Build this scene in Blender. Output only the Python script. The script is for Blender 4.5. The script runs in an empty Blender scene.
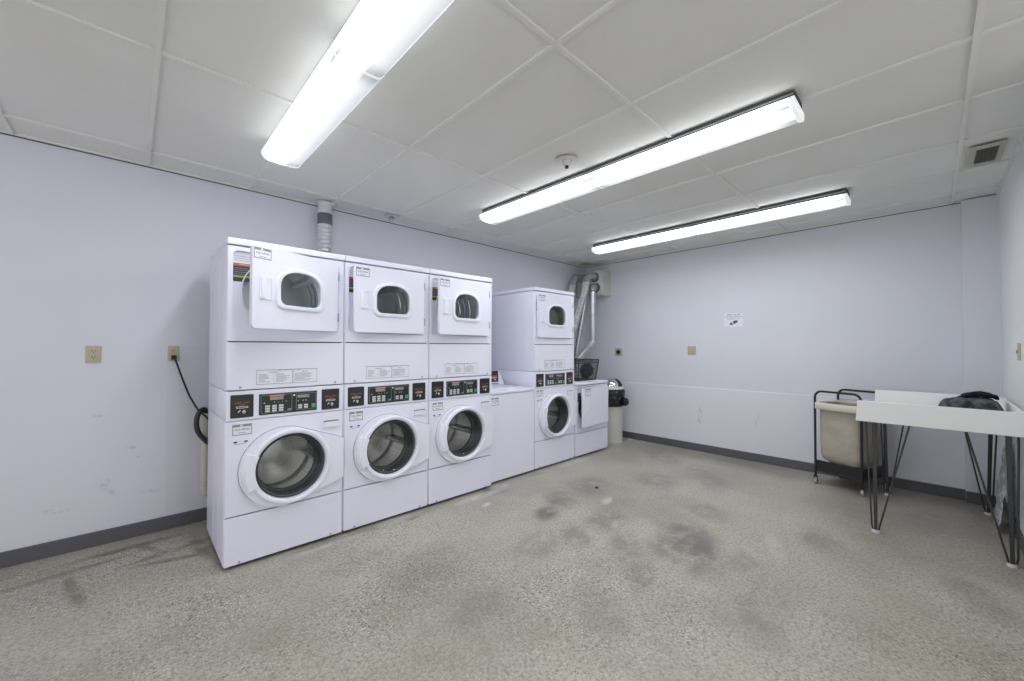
import bpy, bmesh, math, random
from mathutils import Vector, Matrix
random.seed(7)
SC = bpy.context.scene
COL = SC.collection
PI = math.pi

# ------------------------------------------------------------------ camera
F_PX, YAW, PITCH, ROLL, CAM_H = 398.7, 0.8099, 0.0164, 0.002, 1.3296
fw = Vector((math.cos(YAW)*math.cos(PITCH), math.sin(YAW)*math.cos(PITCH), math.sin(PITCH)))
rt = Vector((math.sin(YAW), -math.cos(YAW), 0))
up = rt.cross(fw)
rt2 = rt*math.cos(ROLL) + up*math.sin(ROLL)
up2 = -rt*math.sin(ROLL) + up*math.cos(ROLL)
cam = bpy.data.cameras.new('camera')
cam.sensor_fit = 'HORIZONTAL'; cam.sensor_width = 36.0
cam.lens = F_PX*36.0/1024.0
cam.clip_start = 0.02
camo = bpy.data.objects.new('camera', cam); COL.objects.link(camo)
m = Matrix((rt2, up2, -fw)).transposed().to_4x4()
m.translation = Vector((0, 0, CAM_H))
camo.matrix_world = m
SC.camera = camo

# ------------------------------------------------------------------ world / exposure
w = bpy.data.worlds.new('world'); SC.world = w; w.use_nodes = True
bg = w.node_tree.nodes['Background']
bg.inputs[0].default_value = (0.95, 0.965, 1.0, 1)
bg.inputs[1].default_value = 1.08
SC.view_settings.view_transform = 'Standard'
SC.view_settings.look = 'None'
SC.view_settings.gamma = 1.0
SC.view_settings.use_curve_mapping = False
SC.view_settings.exposure = 0.0
LENS_BASE, LENS_STREAK = 0.50, 41.0

# ------------------------------------------------------------------ room numbers
H, YL, XB, YR = 2.617, 3.854, 5.298, -0.409
YF, X1, W, DX = 2.880, 0.401, 0.690, 0.694        # front plane and start of the three stacks
Y2 = 2.935                             # front plane of the machines beyond

# ------------------------------------------------------------------ materials
def mat(name, col=(.8, .8, .8), rough=.5, metal=0., spec=.5, emit=None, es=0.):
    mt = bpy.data.materials.new(name); mt.use_nodes = True
    b = mt.node_tree.nodes['Principled BSDF']
    b.inputs['Base Color'].default_value = (*col, 1)
    b.inputs['Roughness'].default_value = rough
    b.inputs['Metallic'].default_value = metal
    b.inputs['Specular IOR Level'].default_value = spec
    if emit:
        b.inputs['Emission Color'].default_value = (*emit, 1)
        b.inputs['Emission Strength'].default_value = es
    return mt

class NT:
    """small helper around a node tree"""
    def __init__(s, mt):
        s.t = mt.node_tree; s.n = s.t.nodes; s.l = s.t.links
        s.b = s.n.get('Principled BSDF')
    def node(s, typ, **kw):
        nd = s.n.new(typ)
        for k, v in kw.items(): setattr(nd, k, v)
        return nd
    def link(s, a, b): s.l.new(a, b)
    def put(s, sock, v):
        if hasattr(v, 'is_linked') or isinstance(v, bpy.types.NodeSocket): s.l.new(v, sock)
        else: sock.default_value = v
    def coord(s): return s.node('ShaderNodeTexCoord').outputs['Object']
    def math(s, op, a, b=0., c=None, clamp=False):
        nd = s.node('ShaderNodeMath', operation=op); nd.use_clamp = clamp
        s.put(nd.inputs[0], a); s.put(nd.inputs[1], b)
        if c is not None: s.put(nd.inputs[2], c)
        return nd.outputs[0]
    def noise(s, vec, scale, detail=3., rough=.5):
        nd = s.node('ShaderNodeTexNoise'); s.put(nd.inputs['Vector'], vec)
        nd.inputs['Scale'].default_value = scale; nd.inputs['Detail'].default_value = detail
        nd.inputs['Roughness'].default_value = rough
        return nd.outputs['Fac']
    def ramp(s, v, a, b, lo=0., hi=1.):
        nd = s.node('ShaderNodeMapRange'); nd.interpolation_type = 'SMOOTHSTEP'
        s.put(nd.inputs[0], v)
        for i, x in enumerate((a, b, lo, hi)): nd.inputs[i+1].default_value = x
        return nd.outputs[0]
    def mix(s, f, a, b, mode='MIX'):
        nd = s.node('ShaderNodeMix', data_type='RGBA', blend_type=mode)
        s.put(nd.inputs[0], f)
        for i, c in ((6, a), (7, b)):
            if isinstance(c, tuple): nd.inputs[i].default_value = (*c, 1)
            else: s.l.new(c, nd.inputs[i])
        return nd.outputs[2]
    def bump(s, h, strength=.2, dist=.002):
        nd = s.node('ShaderNodeBump'); nd.inputs['Strength'].default_value = strength
        nd.inputs['Distance'].default_value = dist
        s.l.new(h, nd.inputs['Height']); s.l.new(nd.outputs[0], s.b.inputs['Normal'])

M = {}
M['enamel'] = mat('white_enamel', (.825, .83, .945), .32, spec=.45)
M['enamel2'] = mat('white_plastic', (.84, .845, .94), .38, spec=.4)
M['seam_shade'] = mat('seam_shade_dark', (.10, .10, .11), .8)
M['gap_shade'] = mat('door_gap_shade', (.30, .30, .33), .8)
M['black'] = mat('black_plastic', (.012, .013, .014), .42)
M['panel'] = mat('control_black', (.016, .019, .020), .35)
M['panelgrey'] = mat('control_grey', (.26, .28, .29), .45)
M['orange'] = mat('print_orange', (.62, .13, .05), .5)
M['lime'] = mat('display_lime', (.42, .48, .10), .4)
M['green'] = mat('button_green', (.07, .40, .22), .4)
M['key'] = mat('button_white', (.62, .64, .64), .45)
M['printw'] = mat('print_white', (.75, .75, .75), .5)
M['paper'] = mat('label_paper', (.82, .83, .91), .5)
M['ink'] = mat('label_ink', (.05, .05, .06), .6)
M['inkgrey'] = mat('label_ink_grey', (.36, .36, .40), .6)
M['navy'] = mat('print_navy', (.03, .04, .17), .5)
M['gasket'] = mat('gasket_rubber', (.045, .05, .052), .45)
M['steel'] = mat('drum_steel', (.80, .78, .76), .36, metal=.85)
M['galv'] = mat('galvanised', (.50, .52, .53), .38, metal=1.)
M['chrome'] = mat('chrome', (.75, .75, .76), .12, metal=1.)
M['screw'] = mat('screw_steel', (.45, .45, .47), .35, metal=1.)
M['ddrum'] = mat('dryer_drum_steel', (.88, .89, .89), .30, metal=.55)
M['bulkhead'] = mat('dryer_bulkhead', (.30, .31, .32), .5)
M['beige'] = mat('beige_plastic', (.50, .45, .33), .5)
M['beige_pipe'] = mat('beige_pipe', (.60, .56, .47), .45)
M['hose'] = mat('grey_hose', (.035, .037, .04), .5)
M['cord'] = mat('black_cord', (.010, .010, .011), .5)
M['base'] = mat('baseboard_vinyl', (.105, .105, .118), .45)
M['table'] = mat('table_laminate', (.87, .87, .86), .4)
M['leg'] = mat('leg_steel', (.060, .058, .062), .38, metal=.3)
M['rod'] = mat('rod_steel', (.05, .05, .05), .4)
M['foot'] = mat('foot_cap', (.72, .72, .70), .5)
M['frame_black'] = mat('frame_black', (.014, .014, .016), .4)
M['wheel'] = mat('wheel_grey', (.42, .43, .44), .35)
M['pan'] = mat('fixture_pan', (.045, .047, .048), .6)  # near-black tone paints the shade on the light housing's sides
M['endcap'] = mat('fixture_endcap', (.80, .80, .78), .5, emit=(.95, .97, 1), es=.5)
M['binbody'] = mat('bin_body', (.62, .62, .57), .5)
M['binrim'] = mat('bin_rim', (.74, .74, .72), .4)
M['bag'] = mat('bin_bag', (.006, .006, .007), .22)
M['sprk'] = mat('sprinkler_white', (.68, .66, .63), .4)
M['ventf'] = mat('vent_frame', (.47, .46, .39), .6)
M['ventd'] = mat('vent_dark', (.09, .085, .065), .7)
M['boxw'] = mat('duct_box_paint', (.60, .60, .57), .5)
M['tape'] = mat('duct_tape', (.14, .15, .165), .45)
M['maroon'] = mat('maroon_plastic', (.10, .025, .025), .4)
M['lint'] = mat('paper_scrap', (.60, .59, .55), .8)
M['handlew'] = mat('door_handle_white', (.86, .86, .95), .3)
M['basketwire'] = mat('basket_wire', (.022, .024, .026), .45)
M['greencloth'] = mat('green_cloth', (.15, .205, .14), .9)
M['backcloth'] = mat('black_netting', (.02, .021, .023), .7)
M['hem'] = mat('hamper_hem', (.74, .70, .61), .85)

# drum: perforations as a pattern on the steel
nt = NT(M['steel'])
vo = nt.node('ShaderNodeTexVoronoi'); vo.inputs['Scale'].default_value = 55
vo.inputs['Randomness'].default_value = 0.0
nt.link(nt.coord(), vo.inputs['Vector'])
nt.link(nt.mix(nt.ramp(vo.outputs['Distance'], .16, .22), (.12, .12, .12), (.80, .78, .76)), nt.b.inputs['Base Color'])

nt = NT(M['galv'])
nt.link(nt.mix(nt.noise(nt.coord(), 18, 2), (.45, .48, .50), (.74, .77, .79)), nt.b.inputs['Base Color'])

M['flex'] = mat('foil_flex', (.88, .88, .89), .30, metal=.85)
nt = NT(M['flex'])
nt.bump(nt.noise(nt.coord(), 60, 2), .5, .004)

nt = NT(M['bag'])
nt.bump(nt.noise(nt.coord(), 16, 3), 1.0, .05)

# thin tinted glass
def thin_glass(name, tint, rough=.04):
    mt = bpy.data.materials.new(name); mt.use_nodes = True
    t = mt.node_tree; t.nodes.remove(t.nodes['Principled BSDF'])
    out = t.nodes['Material Output']
    tr = t.nodes.new('ShaderNodeBsdfTransparent'); tr.inputs[0].default_value = (*tint, 1)
    gl = t.nodes.new('ShaderNodeBsdfGlossy'); gl.inputs['Roughness'].default_value = rough
    gl.inputs[0].default_value = (.9, .92, .93, 1)
    lw = t.nodes.new('ShaderNodeLayerWeight'); lw.inputs[0].default_value = .5      # same on both faces of the pane
    pw = t.nodes.new('ShaderNodeMath'); pw.operation = 'POWER'; t.links.new(lw.outputs['Facing'], pw.inputs[0]); pw.inputs[1].default_value = 5.
    fr = t.nodes.new('ShaderNodeMath'); fr.operation = 'MULTIPLY_ADD'; t.links.new(pw.outputs[0], fr.inputs[0]); fr.inputs[1].default_value = .7; fr.inputs[2].default_value = .025
    mx = t.nodes.new('ShaderNodeMixShader')
    t.links.new(fr.outputs[0], mx.inputs[0]); t.links.new(tr.outputs[0], mx.inputs[1]); t.links.new(gl.outputs[0], mx.inputs[2])
    t.links.new(mx.outputs[0], out.inputs[0])
    return mt
M['glass'] = thin_glass('washer_glass', (.90, .92, .92))
M['dglass'] = thin_glass('dryer_glass', (.82, .86, .85))

# walls: painted, with faint rollers and a few scuffs
def wall_mat(name, col, scuffs=(), patch=None):
    mt = mat(name, col, .55, spec=.3)
    nt = NT(mt); co = nt.coord()
    n1 = nt.noise(co, 1.3, 4)
    c = nt.mix(nt.ramp(n1, .3, .7), tuple(x*.985 for x in col), tuple(min(1, x*1.01) for x in col))
    if patch:
        sx = nt.node('ShaderNodeSeparateXYZ'); nt.link(co, sx.inputs[0])
        x0, zmax = patch
        f = nt.math('MULTIPLY', nt.math('GREATER_THAN', sx.outputs[0], x0), nt.math('LESS_THAN', sx.outputs[2], zmax))
        c = nt.mix(nt.math('MULTIPLY', f, .9), c, tuple(x*.965 for x in col))
    tot = None
    for (loc, rot, sc) in scuffs:
        mp = nt.node('ShaderNodeMapping', vector_type='TEXTURE')
        nt.link(co, mp.inputs[0]); mp.inputs[1].default_value = loc; mp.inputs[2].default_value = rot; mp.inputs[3].default_value = sc
        g = nt.node('ShaderNodeTexGradient', gradient_type='SPHERICAL'); nt.link(mp.outputs[0], g.inputs[0])
        v = nt.ramp(g.outputs[1], .0, .6)
        tot = v if tot is None else nt.math('MAXIMUM', tot, v)
    if tot is not None:
        tot = nt.math('MULTIPLY', tot, nt.ramp(nt.noise(co, 40, 3), .42, .62))
        c = nt.mix(nt.math('MULTIPLY', tot, .26), c, (.22, .22, .25))
    nt.link(c, nt.b.inputs['Base Color'])
    nt.bump(nt.noise(co, 180, 2), .06, .002)
    return mt
WALLC = (.72, .725, .80)
M['wall_left'] = wall_mat('paint_left', WALLC, [
    ((-.12, YL, .40), (0, .5, 0), (.025, .2, .07)), ((-.10, YL, .35), (0, -.7, 0), (.02, .2, .06)),
    ((-.15, YL, .86), (0, 0, 0), (.05, .2, .02)), ((.02, YL, .62), (0, .3, 0), (.06, .2, .015)),
    ((.10, YL, .30), (0, .2, 0), (.08, .2, .015)), ((-.35, YL, .28), (0, .1, 0), (.10, .2, .02)),
    ((.05, YL, .56), (0, -.6, 0), (.03, .2, .012))], patch=(.187, 1.333))
M['wall_back'] = wall_mat('paint_back', (.725, .74, .80), [
    ((XB, 2.05, .55), (0, 0, 0), (.2, .03, .16)), ((XB, 1.25, .5), (0, 0, 0), (.2, .02, .02)),
    ((XB, .95, .22), (0, 0, 0), (.2, .012, .012)), ((XB, 1.55, .87), (0, 0, 0), (.2, .012, .015)),
    ((XB, 1.55, .62), (.4, 0, 0), (.2, .06, .05))])
M['wall_dado'] = wall_mat('paint_dado', (.765, .775, .84), [
    ((XB, 2.05, .45), (0, 0, 0), (.2, .03, .2)), ((XB, 1.4, .5), (.3, 0, 0), (.2, .02, .12)),
    ((XB, .95, .25), (0, 0, 0), (.2, .015, .015))])
M['wall_right'] = wall_mat('paint_right', (.80, .82, .835))

# ceiling tile
M['tile'] = mat('ceiling_tile', (.62, .615, .595), .9, spec=.1)
nt = NT(M['tile']); co = nt.coord()
sx = nt.node('ShaderNodeSeparateXYZ'); nt.link(co, sx.inputs[0])
fx = nt.math('FLOOR', nt.math('DIVIDE', nt.math('SUBTRACT', sx.outputs[0], .065), .613))
fy = nt.math('FLOOR', nt.math('DIVIDE', nt.math('SUBTRACT', sx.outputs[1], 1.09), 1.235))
cb = nt.node('ShaderNodeCombineXYZ'); nt.link(fx, cb.inputs[0]); nt.link(fy, cb.inputs[1])
wn = nt.node('ShaderNodeTexWhiteNoise'); nt.link(cb.outputs[0], wn.inputs['Vector'])
c = nt.mix(wn.outputs['Value'], (.765, .765, .745), (.815, .815, .795))
c = nt.mix(nt.math('MULTIPLY', nt.ramp(nt.noise(co, 2.2, 5), .35, .7), .35), c, (.73, .715, .67))
c = nt.mix(nt.math('MULTIPLY', nt.ramp(nt.noise(co, 90, 2), .62, .75), .10), c, (.40, .39, .36))
nt.link(c, nt.b.inputs['Base Color'])
nt.bump(nt.noise(co, 120, 3), .25, .003)
M['tee'] = mat('ceiling_tee', (.78, .775, .745), .5, spec=.3)

# concrete floor
M['floor'] = mat('ground_concrete', (.4, .39, .36), .35, spec=.45)
nt = NT(M['floor']); co = nt.coord()
big = nt.noise(co, .9, 5, .6); mid = nt.noise(co, 4.5, 5, .65); fine = nt.noise(co, 60, 3, .6)
c = nt.mix(nt.ramp(big, .33, .68), (.345, .318, .265), (.555, .52, .44))
c = nt.mix(nt.math('MULTIPLY', nt.ramp(mid, .35, .7), .5), c, (.47, .445, .385))
c = nt.mix(nt.ramp(fine, .40, .70, 0, .7), c, (.22, .205, .17))
# exposed aggregate: more of it towards the camera side and along the wall
reg = nt.ramp(nt.noise(co, 1.1, 3, .6), .38, .62)
sep = nt.node('ShaderNodeSeparateXYZ'); nt.link(co, sep.inputs[0])
worn = nt.ramp(nt.math('ADD', sep.outputs[0], nt.math('MULTIPLY', sep.outputs[1], .35)), 1.6, 4.2, 1.0, .15)
for sc_, thr, colr, amt in ((95, .74, (.06, .06, .055), .95), (60, .84, (.08, .075, .068), .9), (80, .66, (.74, .70, .61), .8), (130, .62, (.14, .125, .10), .8)):
    vo = nt.node('ShaderNodeTexVoronoi'); vo.inputs['Scale'].default_value = sc_
    nt.link(co, vo.inputs['Vector'])
    s3 = nt.node('ShaderNodeSeparateColor'); nt.link(vo.outputs['Color'], s3.inputs[0])
    on = nt.math('GREATER_THAN', s3.outputs[0], thr)
    dot = nt.math('MULTIPLY', on, nt.ramp(vo.outputs['Distance'], .25, .48, 1, 0))
    dot = nt.math('MULTIPLY', dot, nt.math('MULTIPLY', nt.math('ADD', nt.math('MULTIPLY', reg, .75), .25), worn))
    c = nt.mix(nt.math('MULTIPLY', dot, amt), c, colr)
STAINS = [  # x, y, rx, ry, rot, strength
    (2.74, 1.13, .42, .20, .5, 1.0), (2.62, 1.22, .2, .16, .2, .6), (2.71, 2.24, .22, .14, .7, .75), (3.2, 2.28, .3, .2, .3, .6), (2.42, 2.14, .16, .10, .4, .9),
    (3.8, 1.92, .30, .22, .6, .5), (2.65, 1.74, .28, .16, .2, .6), (3.41, 1.29, .24, .14, .8, .5), (2.77, .84, .14, .09, .2, .55),
    (2.42, 1.43, .25, .13, .6, .55), (1.26, 2.11, .3, .2, .5, .35), (1.05, 2.47, .25, .14, .2, .3), (2.24, .59, .22, .1, .5, .4),
    (2.16, 1.18, .2, .1, .3, .45), (1.73, 1.17, .26, .12, .9, .4), (1.29, 1.59, .2, .12, .4, .4), (3.46, .54, .22, .14, .3, .5),
    (3.26, -.16, .25, .12, .3, .45), (2.0, 1.83, .26, .16, .2, .5), (2.29, 1.75, .2, .14, .8, .55), (4.3, 1.6, .5, .2, .6, .45),
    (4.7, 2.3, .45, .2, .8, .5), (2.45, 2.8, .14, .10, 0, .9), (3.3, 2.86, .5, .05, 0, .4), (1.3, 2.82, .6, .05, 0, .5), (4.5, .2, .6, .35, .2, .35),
    (3.9, .35, .3, .2, .2, .35), (5.0, 1.6, .2, 1.2, 0, .35)]
BROWN = [(-.29, 3.5, .30, .035, .12, .8), (0., 3.66, .30, .04, .05, .9), (.19, 3.28, .22, .03, -.25, .8), (.34, 3.39, .05, .25, .1, .8), (.2, 3.42, .26, .035, .2, .8),
         (-.22, 3.25, .03, .28, .2, .8), (1.585, 2.80, .06, .04, 0, 1.0), (.10, 3.55, .03, .2, .5, .6), (.42, 3.2, .06, .2, 0, .5)]
WHITE = [(2.18, 2.6, .06, .03, .3, .8), (2.3, 2.78, .3, .05, 0, .6), (1.0, 2.80, .25, .03, 0, .6), (1.5, 2.84, .18, .06, 0, .55), (3.0, 1.95, .10, .04, .3, .7),
         (3.1, .72, .25, .05, .4, .35), (3.7, 2.86, .35, .05, 0, .6), (2.65, 1.65, .08, .03, .4, .5), (2.55, 2.85, .12, .07, 0, .6)]
def masks(lst, thr=(.40, .60)):
    tot = None
    for (x, y, rx, ry, r, s) in lst:
        mp = nt.node('ShaderNodeMapping', vector_type='TEXTURE'); nt.link(co, mp.inputs[0])
        mp.inputs[1].default_value = (x, y, 0); mp.inputs[2].default_value = (0, 0, r); mp.inputs[3].default_value = (rx*1.35, ry*1.35, 1)
        g = nt.node('ShaderNodeTexGradient', gradient_type='SPHERICAL'); nt.link(mp.outputs[0], g.inputs[0])
        v = nt.math('MULTIPLY', nt.ramp(g.outputs[1], .0, .70), min(1., s*1.08))
        tot = v if tot is None else nt.math('MAXIMUM', tot, v)
    brk = nt.ramp(nt.noise(co, 6.0, 8, .72), thr[0]-.08, thr[1], .08, 1)
    return nt.math('MULTIPLY', tot, brk)
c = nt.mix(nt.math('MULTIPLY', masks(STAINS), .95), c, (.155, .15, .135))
c = nt.mix(nt.math('MULTIPLY', masks(BROWN), .9), c, (.15, .12, .085))
c = nt.mix(nt.math('MULTIPLY', masks(WHITE), .9), c, (.62, .62, .60))
nt.link(c, nt.b.inputs['Base Color'])
nt.link(nt.ramp(big, .3, .7, .28, .40), nt.b.inputs['Roughness'])
nt.bump(fine, .12, .002)

# lens: the tube inside shows as a bright line along the acrylic
M['lens'] = mat('lens_acrylic', (.45, .47, .48), .35)
nt = NT(M['lens']); co = nt.coord()
sx = nt.node('ShaderNodeSeparateXYZ'); nt.link(co, sx.inputs[0])
g1 = nt.ramp(nt.math('ABSOLUTE', nt.math('ADD', sx.outputs[0], .038)), .0, .062, 1, 0)
ey = nt.ramp(nt.math('ABSOLUTE', sx.outputs[1]), .50, .60, 1, .45)
g2 = nt.ramp(nt.math('ABSOLUTE', nt.math('ADD', sx.outputs[0], .038)), .04, .15, .42, 0)      # soft spread round the tube
g3 = nt.ramp(nt.math('ABSOLUTE', sx.outputs[0]), .100, .110, 0, 2.2)                         # the upright sides of the wrap-round lens
nt.link(nt.math('MULTIPLY', nt.math('ADD', nt.math('ADD', nt.math('MULTIPLY', g1, LENS_STREAK), nt.math('ADD', g2, g3)), LENS_BASE), ey), nt.b.inputs['Emission Strength'])
nt.b.inputs['Emission Color'].default_value = (.94, .97, 1, 1)

# fabrics
M['canvas'] = mat('hamper_canvas', (.44, .40, .335), .9, spec=.1)
nt = NT(M['canvas']); co = nt.coord()
nt.link(nt.mix(nt.ramp(nt.noise(co, 6, 4), .3, .7), (.41, .37, .31), (.49, .445, .375)), nt.b.inputs['Base Color'])
nt.bump(nt.noise(co, 14, 3), .5, .02)
M['denim'] = mat('dark_cloth', (.035, .045, .052), .9, spec=.1)
nt = NT(M['denim']); co = nt.coord()
nt.link(nt.mix(nt.ramp(nt.noise(co, 16, 4), .35, .65), (.030, .038, .044), (.12, .145, .16)), nt.b.inputs['Base Color'])
nt.bump(nt.noise(co, 260, 2), .5, .002)
M['darkcloth'] = mat('black_cloth', (.012, .014, .016), .9, spec=.1)
M['plastic'] = mat('crumpled_plastic', (.50, .52, .54), .35)
nt = NT(M['plastic']); co = nt.coord()
nt.link(nt.mix(nt.ramp(nt.noise(co, 18, 4), .4, .65), (.40, .43, .46), (.85, .87, .89)), nt.b.inputs['Base Color'])
nt.bump(nt.noise(co, 26, 3), .7, .015)

# ------------------------------------------------------------------ mesh builder
class MB:
    def __init__(s): s.v = []; s.f = []; s.mi = []; s.mats = []
    def midx(s, name):
        if name not in s.mats: s.mats.append(name)
        return s.mats.index(name)
    def add(s, vs, fs, m):
        o = len(s.v); i = s.midx(m)
        s.v += [tuple(v) for v in vs]
        for f in fs: s.f.append([o+k for k in f]); s.mi.append(i)
    def add_bm(s, bm, m):
        bm.verts.index_update()
        s.add([v.co.copy() for v in bm.verts], [[v.index for v in f.verts] for f in bm.faces], m); bm.free()
    def box(s, x0, x1, y0, y1, z0, z1, m, bev=0., seg=2):
        bm = bmesh.new(); bmesh.ops.create_cube(bm, size=1)
        for v in bm.verts:
            v.co = Vector(((x0+x1)/2+v.co.x*(x1-x0), (y0+y1)/2+v.co.y*(y1-y0), (z0+z1)/2+v.co.z*(z1-z0)))
        if bev: bmesh.ops.bevel(bm, geom=bm.edges[:], offset=bev, segments=seg, affect='EDGES', profile=.6)
        s.add_bm(bm, m)
    def hexa(s, p, m):
        """8 corners: bottom loop of 4 then top loop of 4"""
        s.add(p, [(0, 3, 2, 1), (4, 5, 6, 7), (0, 1, 5, 4), (1, 2, 6, 5), (2, 3, 7, 6), (3, 0, 4, 7)], m)
    def plate(s, outer, holes, y0, y1, m, axis='y', bev=0.):
        """flat plate from an outline in (u, z), with holes, y0 front to y1 back"""
        bm = bmesh.new(); loops = []
        for lp in [outer]+list(holes):
            vs = [bm.verts.new((a, 0, b)) for a, b in lp]
            es = [bm.edges.new((vs[i], vs[(i+1) % len(vs)])) for i in range(len(vs))]
            loops.append(vs)
        if holes:
            bmesh.ops.triangle_fill(bm, use_beauty=True, use_dissolve=False, edges=bm.edges[:])
        else:
            bm.faces.new(loops[0])
        bm.verts.index_update()
        n = len(bm.verts)
        P = [v.co.copy() for v in bm.verts]
        F = [[v.index for v in f.verts] for f in bm.faces]
        L = [[v.index for v in lp] for lp in loops]
        bm.free()
        vs = [(p.x, y0, p.z) for p in P]+[(p.x, y1, p.z) for p in P]
        fs = F+[[n+k for k in reversed(f)] for f in F]
        for lp in L:
            for i in range(len(lp)):
                a, b = lp[i], lp[(i+1) % len(lp)]
                fs.append([a, b, n+b, n+a])
        s.add(vs, fs, m)
    def ring(s, la, lb, m):
        n = len(la)
        s.add(list(la)+list(lb), [[i, (i+1) % n, n+(i+1) % n, n+i] for i in range(n)], m)
    def loft(s, loops, m, close=False, cap0=False, cap1=False):
        n = len(loops[0]); vs = [p for l in loops for p in l]; fs = []
        k = len(loops)
        for j in range(k-1 if not close else k):
            a, b = j*n, ((j+1) % k)*n
            for i in range(n): fs.append([a+i, a+(i+1) % n, b+(i+1) % n, b+i])
        if cap0: fs.append(list(range(n))[::-1])
        if cap1: fs.append([(k-1)*n+i for i in range(n)])
        s.add(vs, fs, m)
    def lathe_y(s, cu, cz, prof, m, n=48, close=False, a0=0., a1=2*PI):
        """profile of (radius, y) turned about an axis along y"""
        full = abs(a1-a0-2*PI) < 1e-6
        k = n if full else n+1
        loops = []
        if full:
            for r, y in prof: loops.append([(cu+r*math.cos(2*PI*i/n), y, cz+r*math.sin(2*PI*i/n)) for i in range(n)])
            s.loft(loops, m, close)
        else:
            secs = [[(cu+r*math.cos(a), y, cz+r*math.sin(a)) for r, y in prof] for a in [a0+(a1-a0)*i/n for i in range(n+1)]]
            s.loft(secs, m, False, True, True)
    def lathe_z(s, cx, cy, prof, m, n=32, cap0=False, cap1=False, wob=None):
        loops = []
        for r, z in prof:
            lp = []
            for i in range(n):
                a = 2*PI*i/n; rr = r*(1+(wob(a, z) if wob else 0))
                lp.append((cx+rr*math.cos(a), cy+rr*math.sin(a), z))
            loops.append(lp)
        s.loft(loops, m, False, cap0, cap1)
    def tube(s, pts, r, m, n=10, caps=True, rad=None):
        pts = [Vector(p) for p in pts]
        k = len(pts); loops = []; prev = None
        for i in range(k):
            t = (pts[min(i+1, k-1)]-pts[max(i-1, 0)]).normalized()
            if prev is None:
                a = Vector((0, 0, 1)) if abs(t.z) < .9 else Vector((1, 0, 0))
                nrm = t.cross(a).normalized()
            else:
                nrm = (prev-t*prev.dot(t)).normalized()
            prev = nrm; bn = t.cross(nrm)
            rr = rad[i] if rad else r
            loops.append([pts[i]+nrm*rr*math.cos(2*PI*j/n)+bn*rr*math.sin(2*PI*j/n) for j in range(n)])
        s.loft(loops, m, False, caps, caps)
    def text(s, body, size, u, z, y, m, align='CENTER', sx=1.):
        cu = bpy.data.curves.new('t', 'FONT'); cu.body = body; cu.size = size; cu.align_x = align; cu.align_y = 'CENTER'
        cu.resolution_u = 2
        ob = bpy.data.objects.new('t', cu)
        me = bpy.data.meshes.new_from_object(ob)
        s.add([(u+v.co.x*sx, y, z+v.co.y) for v in me.vertices], [list(p.vertices) for p in me.polygons], m)
        bpy.data.objects.remove(ob); bpy.data.curves.remove(cu); bpy.data.meshes.remove(me)
    def build(s, name, parent=None, loc=None, smooth=35, bevel=0., normals=True):
        me = bpy.data.meshes.new(name)
        me.from_pydata(s.v, [], s.f)
        for k in s.mats: me.materials.append(M[k])
        me.polygons.foreach_set('material_index', s.mi)
        if normals:
            bm = bmesh.new(); bm.from_mesh(me); bmesh.ops.recalc_face_normals(bm, faces=bm.faces[:]); bm.to_mesh(me); bm.free()
        me.update()
        if smooth:
            me.polygons.foreach_set('use_smooth', [True]*len(me.polygons))
            me.set_sharp_from_angle(angle=math.radians(smooth))
        o = bpy.data.objects.new(name, me); COL.objects.link(o)
        if parent: o.parent = parent
        if loc: o.location = loc
        if bevel:
            b = o.modifiers.new('edge', 'BEVEL'); b.width = bevel; b.segments = 2; b.limit_method = 'ANGLE'; b.angle_limit = math.radians(50)
        return o

def tag(o, label, cat, group=None, kind=None):
    o['label'] = label; o['category'] = cat
    if group: o['group'] = group
    if kind: o['kind'] = kind
    return o
def struct(o): o['kind'] = 'structure'; return o
def empty(name, loc=(0, 0, 0), rz=0.):
    o = bpy.data.objects.new(name, None); COL.objects.link(o); o.location = loc; o.rotation_euler = (0, 0, rz)
    o.empty_display_size = .1
    return o
def copy_tree(o, parent=None):
    c = o.copy(); COL.objects.link(c)
    if parent: c.parent = parent
    for ch in list(o.children): copy_tree(ch, c)
    return c
def circ(cu, cz, r, n=48): return [(cu+r*math.cos(2*PI*i/n), cz+r*math.sin(2*PI*i/n)) for i in range(n)]
def rrect(u0, u1, z0, z1, r, n=5):
    out = []
    for cu, cz, a in ((u1-r, z1-r, 0), (u0+r, z1-r, PI/2), (u0+r, z0+r, PI), (u1-r, z0+r, 1.5*PI)):
        for i in range(n+1):
            t = a+PI/2*i/n; out.append((cu+r*math.cos(t), cz+r*math.sin(t)))
    return out
def hull(pts):
    pts = sorted(set((round(a, 5), round(b, 5)) for a, b in pts))
    def half(ps):
        h = []
        for q in ps:
            while len(h) > 1 and (h[-1][0]-h[-2][0])*(q[1]-h[-2][1])-(h[-1][1]-h[-2][1])*(q[0]-h[-2][0]) <= 0: h.pop()
            h.append(q)
        return h
    a, b = half(pts), half(pts[::-1])
    return a[:-1]+b[:-1]
def spline(pts, k=8):
    P = [Vector(p) for p in pts]; out = []
    for i in range(len(P)-1):
        p0, p1, p2, p3 = P[max(i-1, 0)], P[i], P[i+1], P[min(i+2, len(P)-1)]
        for j in range(k):
            t = j/k
            out.append(.5*((2*p1)+(p2-p0)*t+(2*p0-5*p1+4*p2-p3)*t*t+(3*p1-p0-3*p2+p3)*t**3))
    out.append(P[-1]); return out
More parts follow.
